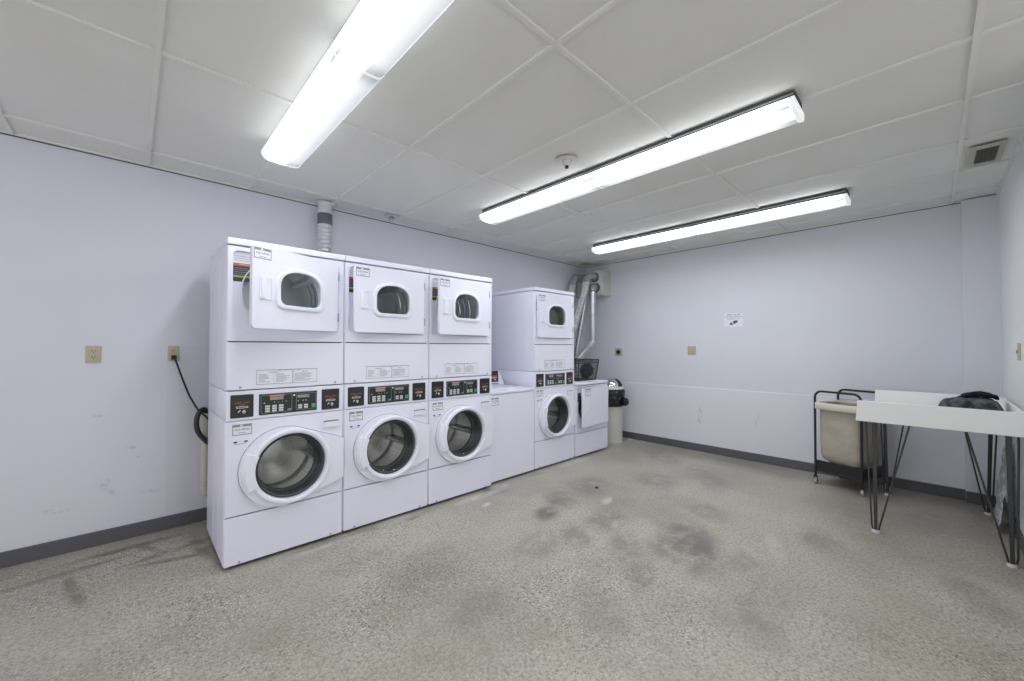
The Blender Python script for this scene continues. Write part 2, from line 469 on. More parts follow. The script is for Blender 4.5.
def ribbed(mb, pts, r, m, pitch=.014, amp=.12, n=16):
    """corrugated flexible tube along a smooth path"""
    P = spline(pts, 30); L = [0]
    for a, b in zip(P, P[1:]): L.append(L[-1]+(b-a).length)
    tot = L[-1]; step = pitch/2; k = max(4, int(tot/step)); out = []; rad = []; j = 0
    for i in range(k+1):
        d = tot*i/k
        while j < len(L)-2 and L[j+1] < d: j += 1
        t = (d-L[j])/max(1e-6, L[j+1]-L[j]); out.append(P[j].lerp(P[j+1], t)); rad.append(r*(1+amp*(.5 if i % 2 else -.5)))
    mb.tube(out, r, m, n, True, rad)

# ------------------------------------------------------------------ room shell
XM, YM = -2.6, -2.4            # how far the room is carried on behind the camera
b = MB(); b.box(XM, XB+.15, YM, YL+.15, -.12, 0, 'floor'); struct(b.build('floor', smooth=0))
b = MB(); b.box(XM, XB+.15, YM, YL+.15, H+.011, H+.12, 'tile'); ceil = struct(b.build('ceiling', smooth=0))
b = MB()
tw = .0105
gy = [1.09+1.235*k for k in range(-2, 3)]
gx = [.065+.613*k for k in range(-4, 9)]
for y in gy:
    if YM < y < YL: b.box(XM, XB, y-tw, y+tw, H-.001, H+.012, 'tee')
for x in gx:
    if XM < x < XB: b.box(x-tw, x+tw, YM, YL, H-.0005, H+.012, 'tee')
b.box(XM, XB, YL-.022, YL, H-.001, H+.012, 'tee'); b.box(XB-.022, XB, YR, YL, H-.001, H+.012, 'tee')
b.box(4.0, XB, YR, YR+.02, H-.001, H+.012, 'tee')
b.box(XM, XB-.006, YL-.006, YL, H-.007, H-.0012, 'seam_shade'); b.box(XB-.006, XB, -.197, YL, H-.007, H-.0012, 'seam_shade')  # thin dark strips paint the shadow line where walls meet ceiling
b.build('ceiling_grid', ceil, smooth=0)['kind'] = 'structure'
b = MB(); b.box(XM, XB+.12, YL, YL+.12, 0, H+.1, 'wall_left'); struct(b.build('wall_left', smooth=0))
b = MB(); b.box(XB, XB+.12, YR-.12, YL, 0, H+.1, 'wall_back'); struct(b.build('wall_back', smooth=0))
b = MB(); b.box(2.9, XB, YR-.12, YR, 0, H+.1, 'wall_right'); struct(b.build('wall_right', smooth=0))
b = MB(); b.box(XB-.062, XB, YR, -.197, 0, H, 'wall_back'); struct(b.build('trim_1', smooth=0))        # pilaster
b = MB(); b.box(XB-.014, XB, -.197, YL, 0, .815, 'wall_dado', .004); struct(b.build('trim_2', smooth=0))    # thicker lower wall
def baseboard(name, x0, x1, y0, y1):
    b = MB(); b.box(x0, x1, y0, y1, 0, .095, 'base', .004); struct(b.build(name, smooth=0))
baseboard('baseboard_left', XM, XB-.03, YL-.014, YL)
baseboard('baseboard_back', XB-.028, XB-.014, -.197, YL-.014)
baseboard('baseboard_pilaster', XB-.076, XB-.062, YR+.014, -.197)
baseboard('baseboard_right', 2.9, XB-.076, YR, YR+.014)

# ------------------------------------------------------------------ fluorescent fixtures
def fixture(x, label):
    Y0, Y1 = .45, 2.91; ym = (Y0+Y1)/2
    root = tag(empty('ceiling_light', (x, ym, H)), label, 'ceiling light', 'long ceiling lights')
    hl = (Y1-Y0)/2
    b = MB(); b.box(-.082, .082, -hl+.004, hl-.004, -.052, 0, 'pan', .003)
    b.box(-.088, -.080, -hl+.01, hl-.01, -.022, -.016, 'panelgrey'); b.build('housing', root)
    sec = [(-.112, -.046), (-.113, -.062), (-.108, -.078), (-.096, -.092), (-.078, -.099), (0, -.103), (.078, -.099), (.096, -.092), (.108, -.078), (.113, -.062), (.112, -.046)]
    for sgn in (-1, 1):
        L = hl-.022; l0, l1 = -L/2+.004, L/2-.004
        b = MB(); b.loft([[(u, l0, z) for u, z in sec], [(u, l1, z) for u, z in sec]], 'lens', False, True, True)
        b.build('lens', root, (0, sgn*(L/2+.004), 0), smooth=50)
        b = MB(); b.loft([[(u*1.02, yy, z*1.01) for u, z in sec] for yy in (hl-.018, hl)], 'endcap', False, True, True)
        o = b.build('end_cap', root, smooth=50)
        if sgn < 0: o.rotation_euler = (0, 0, PI)
    b = MB(); b.loft([[(u*1.015, yy, z*1.012) for u, z in sec] for yy in (-.006, .006)], 'endcap', False, True, True)
    b.build('joint_strip', root, smooth=50)
fixture(.69, 'long white fluorescent ceiling light over the stacked dryers, nearest the outlets wall end')
fixture(2.455, 'long white fluorescent ceiling light beside the small white sprinkler head, between two other lights')
fixture(4.25, 'long white fluorescent ceiling light running alongside the far wall')

# ------------------------------------------------------------------ stickers
def sticker(parent, u, z, y, wd=.10, ht=.066, name='service_sticker'):
    b = MB(); e = .0006
    b.box(u, u+wd, y-e, y, z-ht, z, 'inkgrey')
    b.box(u+.005, u+wd-.005, y-e*2, y-e, z-ht+.006, z-.016, 'paper')
    b.box(u+wd*.40, u+wd*.50, y-e*2, y-e, z-.014, z-.004, 'paper')
    b.text('ONLY', .012, u+wd*.20, z-.0095, y-e*2.6, 'ink')
    b.text('SERVICE', .010, u+wd*.75, z-.0095, y-e*2.6, 'ink')
    b.text('N22-HM60', .019, u+wd*.5, z-.032, y-e*2.6, 'ink', sx=.9)
    b.box(u+wd*.3, u+wd*.7, y-e*3, y-e*2, z-.053, z-.049, 'inkgrey')
    o = b.build(name, parent, smooth=0, normals=False); o['label'] = 'small white service sticker with a grey border'
    return o

def coin_panel(parent, u0, u1, z0, z1, y):
    b = MB(); b.plate(rrect(u0, u1, z0, z1, .006), [], y-.003, y+.012, 'panel')
    cu, cz = (u0+u1)/2, (z0+z1)/2; e = y-.0036
    b.text('INSERT CARD', .0125, cu, cz+.020, e, 'orange', sx=1.05); b.text('HERE', .012, cu, cz+.008, e, 'orange')
    sl = rrect(cu-.031, cu+.031, cz-.012, cz-.001, .005)
    b.plate(sl, [rrect(cu-.028, cu+.028, cz-.0095, cz-.0035, .003)], y-.005, y-.003, 'printw')
    b.plate(circ(cu+.010, cz-.034, .009, 12), [], y-.0038, y-.003, 'printw')
    b.plate([(cu+.006, cz-.046), (cu+.015, cz-.046), (cu+.017, cz-.034), (cu+.003, cz-.034)], [], y-.0038, y-.003, 'printw')
    b.plate([(cu-.022, cz-.034), (cu-.019, cz-.038), (cu-.007, cz-.026), (cu-.010, cz-.022)], [], y-.0038, y-.003, 'printw')
    o = b.build('card_reader', parent, smooth=0); o['label'] = 'black card reader panel with orange print'
    return o

def control_panel(parent, u0, u1, z0, z1, y):
    b = MB(); b.plate(rrect(u0, u1, z0, z1, .004), [], y-.003, y+.012, 'panel')
    b.box(u0+.006, u1-.006, y-.0036, y-.003, z1-.004, z1-.002, 'panelgrey')
    o = b.build('control_panel', parent, smooth=0); o['label'] = 'black control panel with two displays and white keys'
    um = u0+(u1-u0)*.59
    def fr(a, c_, z_0, z_1):
        b.plate(rrect(a, c_, z_0, z_1, .006), [rrect(a+.002, c_-.002, z_0+.002, z_1-.002, .005)], y-.0045, y-.003, 'panelgrey')
    b = MB()
    fr(u0+.010, um-.014, z0+.010, z1-.010); fr(um+.010, u1-.006, z0+.012, z1-.012)
    b.plate(circ(um-.002, z1-.020, .006, 12), [], y-.006, y-.003, 'printw')
    b.box(u0+.055, u0+.140, y-.004, y-.003, z1-.020, z1-.009, 'orange')
    b.text('SELECT WASH', .0105, u0+.098, z1-.0145, y-.0045, 'printw')
    for i in range(3):
        uu = u0+.033+i*.038
        for j in range(3): b.box(uu, uu+.026, y-.006, y-.003, z0+.016+j*.015, z0+.028+j*.015, 'key', .001)
    for i in range(2):
        uu = um+.022+i*.036
        for j in range(2): b.box(uu, uu+.024, y-.006, y-.003, z0+.020+j*.015, z0+.032+j*.015, 'key', .001)
    for i in range(4):
        uu = u0+.085+i*.022; b.text('ALIX'[i], .012, uu, z0+.075, y-.0042, 'printw')
    b.text('A', .016, u0+.028, z0+.072, y-.0042, 'printw'); b.text('A', .015, um+.022, z0+.072, y-.0042, 'printw')
    for i in range(2): b.text('AB'[i], .015, um+.052+i*.018, z0+.072, y-.0042, 'printw')
    b.build('keypad', o, smooth=0)
    b = MB()
    b.box(u0+.060, u0+.135, y-.0042, y-.003, z1-.042, z1-.022, 'panelgrey'); b.text('8:30', .022, u0+.080, z1-.032, y-.0044, 'lime', sx=1.1)
    b.build('display', o, smooth=0)['label'] = 'lime washer display'
    b = MB()
    b.box(um+.018, um+.090, y-.0042, y-.003, z1-.040, z1-.021, 'panelgrey'); b.text('4:30', .021, um+.042, z1-.031, y-.0044, 'lime', sx=1.1)
    b.build('display', o, smooth=0)['label'] = 'lime dryer display'
    b = MB(); b.box(um-.040, um-.018, y-.006, y-.003, z0+.016, z0+.028, 'green', .001); b.build('start_button', o, smooth=0)['label'] = 'flat green start button'
    b = MB(); b.box(u1-.034, u1-.012, y-.006, y-.003, z0+.020, z0+.046, 'green', .001); b.build('start_button', o, smooth=0)['label'] = 'green start button'
    return o

def instruction_label(parent, u0, u1, z0, z1, y):
    b = MB(); e = .0006
    b.box(u0, u1, y-e, y, z0, z1, 'inkgrey'); b.box(u0+.003, u1-.003, y-e*2, y-e, z0+.003, z1-.004, 'paper')
    wd = u1-u0; y2 = y-e*2.6
    b.text('OPERATING INSTRUCTIONS', .0105, u0+wd*.52, z1-.006, y2, 'ink')
    b.text('WASHER', .012, u0+wd*.27, z1-.018, y2, 'ink'); b.text('DRYER', .011, u0+wd*.78, z1-.018, y2, 'ink')
    b.box(u0+wd*.57, u0+wd*.585, y-e*3, y-e*2, z0+.004, z1-.010, 'inkgrey'); b.box(u0+wd*.265, u0+wd*.268, y-e*3, y-e*2, z0+.01, z1-.026, 'inkgrey')
    rr = random.Random(3)
    for (a, c_, n) in ((.035, .23, 8), (.30, .53, 8), (.61, .95, 8)):
        for i in range(n):
            zz = z1-.029-i*.0068
            b.box(u0+wd*a, u0+wd*(a+(c_-a)*rr.uniform(.45, 1)), y-e*2.5, y-e*2, zz-.0014, zz+.0014, 'inkgrey')
    o = b.build('instruction_label', parent, smooth=0, normals=False); o['label'] = 'white printed instruction label with a thin dark border'
    return o

# ------------------------------------------------------------------ washer lower half, dryer upper half
def washer_front(root, wd=W):
    """all parts of a front-loading washer below its console"""
    GU, GZ, GR = .356, .563, .205
    b = MB()                                                        # cabinet shell
    b.box(0, .012, .012, .70, .03, .885, 'enamel', .002); b.box(wd-.012, wd, .012, .70, .03, .885, 'enamel', .002)
    b.box(.012, wd-.012, .69, .70, .03, .885, 'enamel'); b.box(.012, wd-.012, .02, .69, .03, .045, 'seam_shade'); b.box(.012, wd-.012, .02, .69, .875, .885, 'enamel')
    b.box(.012, wd-.012, .024, .030, .045, .30, 'seam_shade')
    b.box(-.002, 0, .20, .204, .035, .875, 'enamel'); b.box(-.002, 0, .40, .404, .035, .875, 'enamel')
    b.build('washer_cabinet', root)
    b = MB(); b.plate([(.004, .313), (wd-.004, .313), (wd-.004, .877), (.004, .877)], [circ(GU, GZ, GR+.018)], 0, .022, 'enamel')
    fp = b.build('washer_front', root, bevel=.003)
    b = MB(); b.plate(rrect(.532, .674, .762, .857, .010), [rrect(.552, .658, .772, .818, .008)], -.002, 0, 'enamel'); 
    b.plate(rrect(.558, .652, .776, .812, .006), [], -.014, 0, 'enamel2'); b.box(.556, .656, -.004, -.001, .813, .819, 'seam_shade')
    b.build('dispenser_pull', fp, bevel=.002)
    sticker(fp, .037, .860, -.0005)
    b = MB(); b.box(.044, .116, -.001, 0, .737, .760, 'paper'); b.box(.044, .062, -.0016, -.001, .749, .759, 'navy'); b.box(.098, .116, -.0016, -.001, .749, .759, 'navy')
    for i in range(2): b.box(.046, .112, -.0014, -.001, .739+i*.004, .7405+i*.004, 'inkgrey')
    b.text('NOTE', .007, .080, .754, -.0018, 'inkgrey'); b.build('notice_sticker', fp, smooth=0, normals=False)['label'] = 'small white sticker with two navy blocks'
    # kick panel
    b = MB(); b.plate([(.004, .022), (wd-.004, .022), (wd-.004, .306), (.004, .306)], [], 0, .022, 'enamel')
    kp = b.build('kick_panel', root, bevel=.003)
    for u in (.08, wd-.08):
        b = MB(); b.lathe_y(u, .034, [(.0, -.003), (.006, -.003), (.007, 0)], 'screw', 10); b.build('screw', kp)
    for u in (.05, wd-.05):
        for v in (.06, .62):
            b = MB(); b.lathe_z(u, v, [(.022, 0), (.022, .012), (.010, .014), (.010, .032)], 'black', 16, True, True); b.build('foot', root)
    # door
    CU, CZ, CR = .318, .565, .249
    out = hull(circ(CU, CZ, CR, 64)+[(wd-.004, .690), (wd-.004, .419)])
    b = MB()
    b.plate(out, [circ(GU, GZ, GR+.012)], -.026, -.001, 'enamel2')
    b.plate([(CU+(a-CU)*1.012, CZ+(c_-CZ)*1.014) for a, c_ in out if True], [circ(GU, GZ, GR+.02)], -.0016, -.0002, 'gap_shade')  # flat grey ring paints the shadow outline round the door
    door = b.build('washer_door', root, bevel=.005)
    b = MB(); r0 = GR
    b.lathe_y(GU, GZ, [(r0+.034, -.026), (r0+.032, -.040), (r0+.024, -.047), (r0+.012, -.046), (r0+.002, -.036), (r0, -.018), (r0, .0)], 'enamel2', 64)
    b.build('door_ring', door)
    b = MB(); b.lathe_y(GU-.004, GZ, [(r0-.002, -.050), (r0+.006, -.056), (r0+.050, -.052), (r0+.068, -.034), (r0+.064, -.024), (r0-.004, -.024)], 'handlew', 14, True, PI-.46, PI+.46)
    h = b.build('door_handle', door, bevel=.003)
    b = MB(); b.box(wd-.012, wd-.002, -.020, 0, .425, .684, 'seam_shade', .002); b.build('hinge', door)
    b = MB(); b.lathe_y(GU, GZ, [(r0, -.012), (r0-.010, -.020), (r0-.018, -.014), (r0-.022, .004), (r0-.024, .018)], 'gasket', 64); b.build('gasket', door)
    b = MB(); prof = [(r0-.018, -.008), (r0-.05, .012), (r0-.09, .028), (r0-.13, .038), (.04, .043), (.001, .044)]
    b.lathe_y(GU, GZ, prof, 'glass', 48); b.build('door_glass', door, smooth=60)
    # drum
    b = MB(); b.lathe_y(GU, GZ, [(.176, .112), (.20, .116), (.246, .130), (.252, .15), (.252, .44), (.235, .46), (.15, .462), (.12, .45), (.05, .446), (.001, .446)], 'steel', 48)
    for k in range(3):
        a = PI*.5+k*2*PI/3+.35; ca, sa = math.cos(a), math.sin(a)
        pr = []
        for (rr, tt) in ((.252, -.03), (.195, -.008), (.195, .008), (.252, .03)):
            pr.append((GU+rr*ca-tt*sa, GZ+rr*sa+tt*ca))
        b.plate(pr, [], .14, .45, 'galv')
    b.build('drum', root, smooth=40)
    b = MB(); b.lathe_y(GU, GZ, [(GR+.016, .022), (GR+.006, .04), (.192, .060), (.188, .080), (.176, .086), (.172, .098), (.176, .113)], 'gasket', 48); b.build('door_seal', root)

def arch(u0, u1, z0, z1, rb, n=10):
    """flat bottom with rounded corners, low arched top"""
    out = []; cu = (u0+u1)/2; hw = (u1-u0)/2
    zs = z0+(z1-z0)*.52
    for i in range(2*n+1):
        t = PI*i/(2*n); 
        out.append((cu+hw*math.copysign(abs(math.cos(t))**.86, math.cos(t)), zs+(z1-zs)*math.sin(t)**.86))
    for i in range(n+1):
        t = PI+PI/2*i/n; out.append((u0+rb+rb*math.cos(t), z0+rb+rb*math.sin(t)))
    for i in range(n+1):
        t = 1.5*PI+PI/2*i/n; out.append((u1-rb+rb*math.cos(t), z0+rb+rb*math.sin(t)))
    # drop duplicates
    res = []
    for q in out:
        if not res or (abs(q[0]-res[-1][0])+abs(q[1]-res[-1][1])) > 1e-4: res.append(q)
    return res

def dryer_door(root, hu, z0, z1, dw, window, phi, dz=0.):
    """door plate hanging on the hinge line at u = hu, opened by phi degrees"""
    b = MB(); win = arch(-.459, -.118, 1.553+dz, 1.816+dz, .055) if window else None
    inner = arch(-.432, -.146, 1.580+dz, 1.793+dz, .045) if window else None
    b.plate(rrect(-dw, 0, z0, z1, .022), [inner] if window else [], -.020, .004, 'enamel')
    d = b.build('dryer_door', root, (hu, -.006, 0), bevel=.004); d.rotation_euler = (0, 0, math.radians(phi))
    if window:
        b = MB(); n = len(win)
        # raised trim: outer loop on the plate, crown, then down into the glass
        cuu, czz = -.2885, 1.684+dz
        def sc(l, k, y): return [(cuu+(a-cuu)*k, y, czz+(c_-czz)*k) for a, c_ in l]
        b.loft([sc(win, 1.0, -.020), sc(win, .985, -.030), sc(win, .95, -.033), sc(inner, 1.005, -.031), sc(inner, .985, -.024), sc(inner, .98, -.004)], 'handlew')
        b.build('window_trim', d, smooth=60)
        b = MB(); b.plate([(cuu+(a-cuu)*.99, czz+(c_-czz)*.99) for a, c_ in inner], [], -.025, -.022, 'dglass'); b.build('window_glass', d, smooth=0)
        hu0, hu1, hz0, hz1 = -.556, -.482, 1.603, 1.738
        sticker(d, -.591, 1.898, -.0205, .104, .064)
    else:
        hu0, hu1, hz0, hz1 = -dw+.075, -dw+.14, .535, .665
        sticker(d, -dw+.05, z1-.012, -.0205, .12, .085)
    b = MB(); b.plate(rrect(hu0, hu1, hz0, hz1, .008), [rrect(hu0+.030, hu1-.006, hz0+.010, hz1-.010, .006)], -.026, -.0195, 'handlew')
    b.box(hu0+.030, hu1-.006, -.0212, -.0200, hz0+.010, hz1-.010, 'enamel2')
    b.box(hu0+.004, hu0+.030, -.034, -.024, hz0+.004, hz1-.004, 'handlew', .004)
    b.build('door_handle', d, bevel=.002)
    for zz in (z0+.07, z1-.12):
        b = MB(); b.box(-.004, .008, -.022, -.004, zz, zz+.06, 'screw', .002); b.build('hinge', d)
    return d

def dryer_top(root, wd=W, phi=3., left_crease=True):
    RZ0, RZ1, RU0, RU1 = 1.430, 1.910, .030, .648
    b = MB()
    b.box(0, .012, .012, .70, 1.066, 1.938, 'enamel', .002); b.box(wd-.012, wd, .012, .70, 1.066, 1.938, 'enamel', .002)
    b.box(.012, wd-.012, .69, .70, 1.066, 1.938, 'enamel'); b.box(.012, wd-.012, .02, .69, 1.066, 1.08, 'seam_shade')
    b.box(.012, wd-.012, .026, .032, 1.07, 1.40, 'seam_shade')
    for v in (.17, .34, .52): b.box(-.0025, 0, v, v+.006, 1.085, 1.925, 'enamel', .001)
    b.build('dryer_cabinet', root)
    b = MB(); b.plate([(.004, 1.362), (wd-.004, 1.362), (wd-.004, 1.936), (.004, 1.936)], [rrect(RU0, RU1, RZ0, RZ1, .03)], 0, .022, 'enamel')
    fr = b.build('dryer_front', root, bevel=.003)
    OU, OZ = .325, 1.665
    op = [(OU+.252*math.copysign(abs(math.cos(t))**.9, math.cos(t)), OZ+.222*math.copysign(abs(math.sin(t))**.9, math.sin(t))) for t in [2*PI*i/48 for i in range(48)]]
    b = MB(); b.plate(rrect(RU0-.006, RU1+.006, RZ0-.006, RZ1+.006, .03), [op], .022, .030, 'enamel')
    b.loft([[(a, .0215, c_) for a, c_ in op], [(OU+(a-OU)*.985, .016, OZ+(c_-OZ)*.985) for a, c_ in op], [(OU+(a-OU)*.96, .024, OZ+(c_-OZ)*.96) for a, c_ in op], [(OU+(a-OU)*.95, .06, OZ+(c_-OZ)*.95) for a, c_ in op]], 'enamel2')
    rp = b.build('door_recess', fr, smooth=40)
    b = MB(); y = .0215
    b.plate(rrect(.034, .150, 1.725, 1.835, .006), [], y-.0006, y, 'ink'); b.box(.036, .148, y-.0012, y-.0006, 1.822, 1.838, 'orange'); b.box(.036, .148, y-.0012, y-.0006, 1.752, 1.762, 'lime')
    b.box(.036, .150, y-.001, y, 1.842, 1.895, 'paper')
    for i in range(3): b.box(.040, .12+.01*i, y-.0014, y-.001, 1.853+i*.013, 1.856+i*.013, 'inkgrey')
    for i in range(4): b.box(.040, .120, y-.0012, y-.0006, 1.77+i*.012, 1.773+i*.012, 'panelgrey')
    b.text('WARNING', .011, .09, 1.830, y-.0016, 'printw'); b.build('warning_label', fr, smooth=0, normals=False)['label'] = 'black warning label with orange and yellow bands'
    b = MB(); b.lathe_y(OU, OZ, [(.238, .06), (.252, .075), (.262, .10), (.262, .56), (.25, .58), (.12, .585), (.001, .58)], 'ddrum', 48)
    for k in range(3):
        a = PI*.2+k*2*PI/3
        ca, sa = math.cos(a), math.sin(a); pr = [(OU+rr*ca-tt*sa, OZ+rr*sa+tt*ca) for rr, tt in ((.26, -.028), (.20, -.010), (.20, .010), (.26, .028))]
        b.plate(pr, [], .12, .55, 'enamel2')
    for yy in (.2, .28, .36): b.lathe_y(OU, OZ, [(.262, yy), (.254, yy+.008), (.262, yy+.016)], 'chrome', 40)
    b.build('dryer_drum', root, smooth=40)
    b = MB(); b.plate([(.004, 1.066), (wd-.004, 1.066), (wd-.004, 1.355), (.004, 1.355)], [], 0, .022, 'enamel')
    ap = b.build('access_panel', root, bevel=.003)
    for u in (.075, wd-.06):
        b = MB(); b.lathe_y(u, 1.082, [(.0, -.004), (.006, -.004), (.008, 0)], 'screw', 10); b.build('screw', ap)
    instruction_label(ap, .158, .511, 1.092, 1.184, -.0005)
    b = MB(); b.box(-.001, wd+.001, -.008, .704, 1.943, 1.983, 'enamel', .010, 3); b.build('dryer_lid', root)
    dryer_door(root, .630, 1.434, 1.912, .597, True, phi)

def console(root, wd=W):
    b = MB()
    b.box(.0, .012, .012, .70, .889, 1.062, 'enamel', .002); b.box(wd-.012, wd, .012, .70, .889, 1.062, 'enamel', .002); b.box(.012, wd-.012, .69, .70, .889, 1.062, 'enamel')
    b.plate([(.004, .884), (wd-.004, .884), (wd-.004, 1.060), (.004, 1.060)], [], .0, .022, 'enamel')
    cs = b.build('console', root, bevel=.003)
    coin_panel(cs, .026, .144, .899, 1.038, .0)
    coin_panel(cs, .542, .659, .897, 1.036, .0)
    control_panel(cs, .173, .511, .902, 1.033, .0)

def stack(x, y, phi, label, group='stacked washer dryers'):
    root = tag(empty('stacked_washer_dryer', (x, y, 0)), label, 'washer dryer', group)
    washer_front(root); console(root); dryer_top(root, phi=phi)
    return root
s1 = stack(X1, YF, 22., 'white stacked washer and dryer beside the plugged-in black cord, its dryer door standing widest open')
def restack(x, y, phi, label):
    c = copy_tree(s1); c.location = (x, y, 0); c['label'] = label
    for ch in c.children:
        if ch.name.startswith('dryer_door'): ch.rotation_euler = (0, 0, math.radians(phi))
    return c
restack(X1+DX, YF, 5.5, 'white stacked washer and dryer between two others, with a small maroon cap on its top')
restack(X1+2*DX, YF, 6.5, 'white stacked washer and dryer standing against the low top-loading washer, dryer door ajar')
restack(3.129, Y2, 0., 'white stacked washer and dryer with green laundry showing in its shut dryer window')

# green laundry inside the last dryer
def lump(cx, cy, cz, rx, ry, rz, m, seed, name, parent=None, nu=28, nv=16, amp=.18, fr=3.):
    from mathutils import noise
    b = MB(); loops = []
    for j in range(1, nv):
        ph = PI*j/nv; lp = []
        for i in range(nu):
            a = 2*PI*i/nu
            d = Vector((math.sin(ph)*math.cos(a), math.sin(ph)*math.sin(a), math.cos(ph)))
            k = 1+amp*noise.noise(d*fr+Vector((seed, seed*2, 0)))+amp*.5*noise.noise(d*fr*2.3+Vector((0, seed, 5)))
            lp.append((cx+d.x*rx*k, cy+d.y*ry*k, cz+d.z*rz*k))
        loops.append(lp)
    b.loft(loops, m, False, True, True)
    return b.build(name, parent, smooth=70)
tag(lump(3.129+.355, Y2+.125, 1.665, .165, .095, .155, 'greencloth', 4, 'laundry', amp=.3), 'heap of green laundry behind the dryer window of the far stack', 'laundry')

# maroon cap lying on the second dryer
b = MB(); b.lathe_z(1.48, 3.02, [(.001, 1.984), (.055, 1.984), (.058, 1.990), (.052, 2.004), (.030, 2.010), (.001, 2.011)], 'maroon', 20)
tag(b.build('bottle_cap'), 'small flat maroon cap lying on top of the middle stacked dryer', 'cap')

# ------------------------------------------------------------------ top-loading washer
def toploader():
    x0, x1 = 2.484, 3.123; wd = x1-x0
    root = tag(empty('top_loading_washer', (x0, Y2, 0)), 'low white top-loading washer with a plain front, squeezed between two tall stacks', 'washer')
    b = MB(); b.box(0, wd, .004, .70, .03, .862, 'enamel', .004); b.box(.01, wd-.01, .03, .68, .02, .03, 'seam_shade'); body = b.build('body', root)
    b = MB(); b.plate([(.003, .022), (wd-.003, .022), (wd-.003, .857), (.003, .857)], [], -.004, .008, 'enamel'); fp = b.build('front_panel', root, bevel=.004)
    sticker(fp, .025, .835, -.0045, .10, .075)
    b = MB(); b.box(-.001, wd+.001, -.010, .70, .866, .897, 'enamel', .009, 3); tp = b.build('top_deck', root)
    b = MB(); b.box(.075, wd-.075, .05, .46, .897, .906, 'enamel2', .004); b.build('lid', root)
    # raised console along the back, face leaning backwards
    yb0, yb1 = .46, .56
    b = MB(); b.hexa([(0, yb0, .898), (wd, yb0, .898), (wd, .70, .898), (0, .70, .898), (0, yb1, 1.060), (wd, yb1, 1.060), (wd, .70, 1.060), (0, .70, 1.060)], 'enamel')
    cs = b.build('console', root, bevel=.008)
    def face(u, t, off):                   # point on the leaning face; t from 0 (foot) to 1 (head)
        return (u, yb0+(yb1-yb0)*t-off*.85, .898+.162*t+off*.5)
    b = MB()
    lo, hi = .22, .95
    p = [face(.26, lo, .001), face(.555, lo, .001), face(.555, lo, -.02), face(.26, lo, -.02), face(.30, hi, .004), face(.612, hi, .004), face(.612, hi, -.02), face(.30, hi, -.02)]
    b.hexa(p, 'panel')
    for t0, t1, u0, u1, k in ((.55, .62, .48, .56, 'orange'), (.46, .50, .47, .55, 'printw'), (.34, .40, .50, .53, 'printw')):
        b.add([face(u0, t0, .005), face(u1, t0, .005), face(u1, t1, .005), face(u0, t1, .005)], [(0, 1, 2, 3)], k)
    b.build('card_reader', cs, smooth=0)['label'] = 'black slanted card reader panel'
    b = MB(); b.add([face(.44, .06, .002), face(.545, .06, .002), face(.545, .16, .002), face(.44, .16, .002)], [(0, 1, 2, 3)], 'inkgrey'); b.build('data_plate', cs, smooth=0)
    for u in (.05, wd-.05):
        b = MB(); b.lathe_z(u, .08, [(.022, 0), (.022, .012), (.01, .014), (.01, .032)], 'black', 14, True, True); b.build('foot', root)
toploader()

# ------------------------------------------------------------------ single dryer
def single_dryer():
    x0, x1 = 3.842, 4.533; wd = x1-x0
    root = tag(empty('single_dryer', (x0, Y2, 0)), 'low white dryer with a solid door ajar, last machine before the bin', 'dryer')
    b = MB(); b.box(0, .012, .012, .70, .03, .862, 'enamel', .002); b.box(wd-.012, wd, .012, .70, .03, .862, 'enamel', .002)
    b.box(.012, wd-.012, .69, .70, .03, .862, 'enamel'); b.box(.012, wd-.012, .02, .69, .03, .045, 'seam_shade'); b.box(.012, wd-.012, .026, .03, .03, .33, 'seam_shade'); b.build('cabinet', root)
    b = MB(); b.plate([(.004, .293), (wd-.004, .293), (wd-.004, .857), (.004, .857)], [rrect(.045, .662, .352, .838, .03)], 0, .022, 'enamel'); fr = b.build('front_panel', root, bevel=.003)
    OU, OZ = .345, .595
    op = [(OU+.262*math.cos(t), OZ+.215*math.sin(t)) for t in [2*PI*i/40 for i in range(40)]]
    b = MB(); b.plate(rrect(.04, .668, .346, .844, .03), [op], .022, .030, 'enamel')
    b.loft([[(a, .0215, c_) for a, c_ in op], [(OU+(a-OU)*.96, .02, OZ+(c_-OZ)*.96) for a, c_ in op], [(OU+(a-OU)*.95, .06, OZ+(c_-OZ)*.95) for a, c_ in op]], 'gasket'); b.build('door_recess', fr, smooth=40)
    b = MB(); y = .0215; b.plate(rrect(.050, .135, .66, .775, .005), [], y-.0006, y, 'ink'); b.box(.052, .133, y-.0012, y-.0006, .762, .773, 'orange'); b.box(.052, .135, y-.001, y, .785, .825, 'paper'); b.box(.054, .11, y-.0014, y-.001, .80, .806, 'inkgrey'); b.build('warning_label', fr, smooth=0, normals=False)
    b = MB(); b.lathe_y(OU, OZ, [(.24, .06), (.262, .09), (.262, .5), (.12, .52), (.001, .52)], 'galv', 40); b.build('dryer_drum', root)
    b = MB(); b.plate([(.004, .022), (wd-.004, .022), (wd-.004, .286), (.004, .286)], [], 0, .022, 'enamel'); b.build('kick_panel', root, bevel=.003)
    b = MB(); b.box(-.001, wd+.002, -.010, .702, .866, .897, 'enamel', .009, 3); b.build('top_panel', root)
    dryer_door(root, .664, .362, .836, .606, False, 4.)
    for u in (.05, wd-.05):
        b = MB(); b.lathe_z(u, .08, [(.022, 0), (.022, .012), (.01, .014), (.01, .032)], 'black', 14, True, True); b.build('foot', root)
single_dryer()

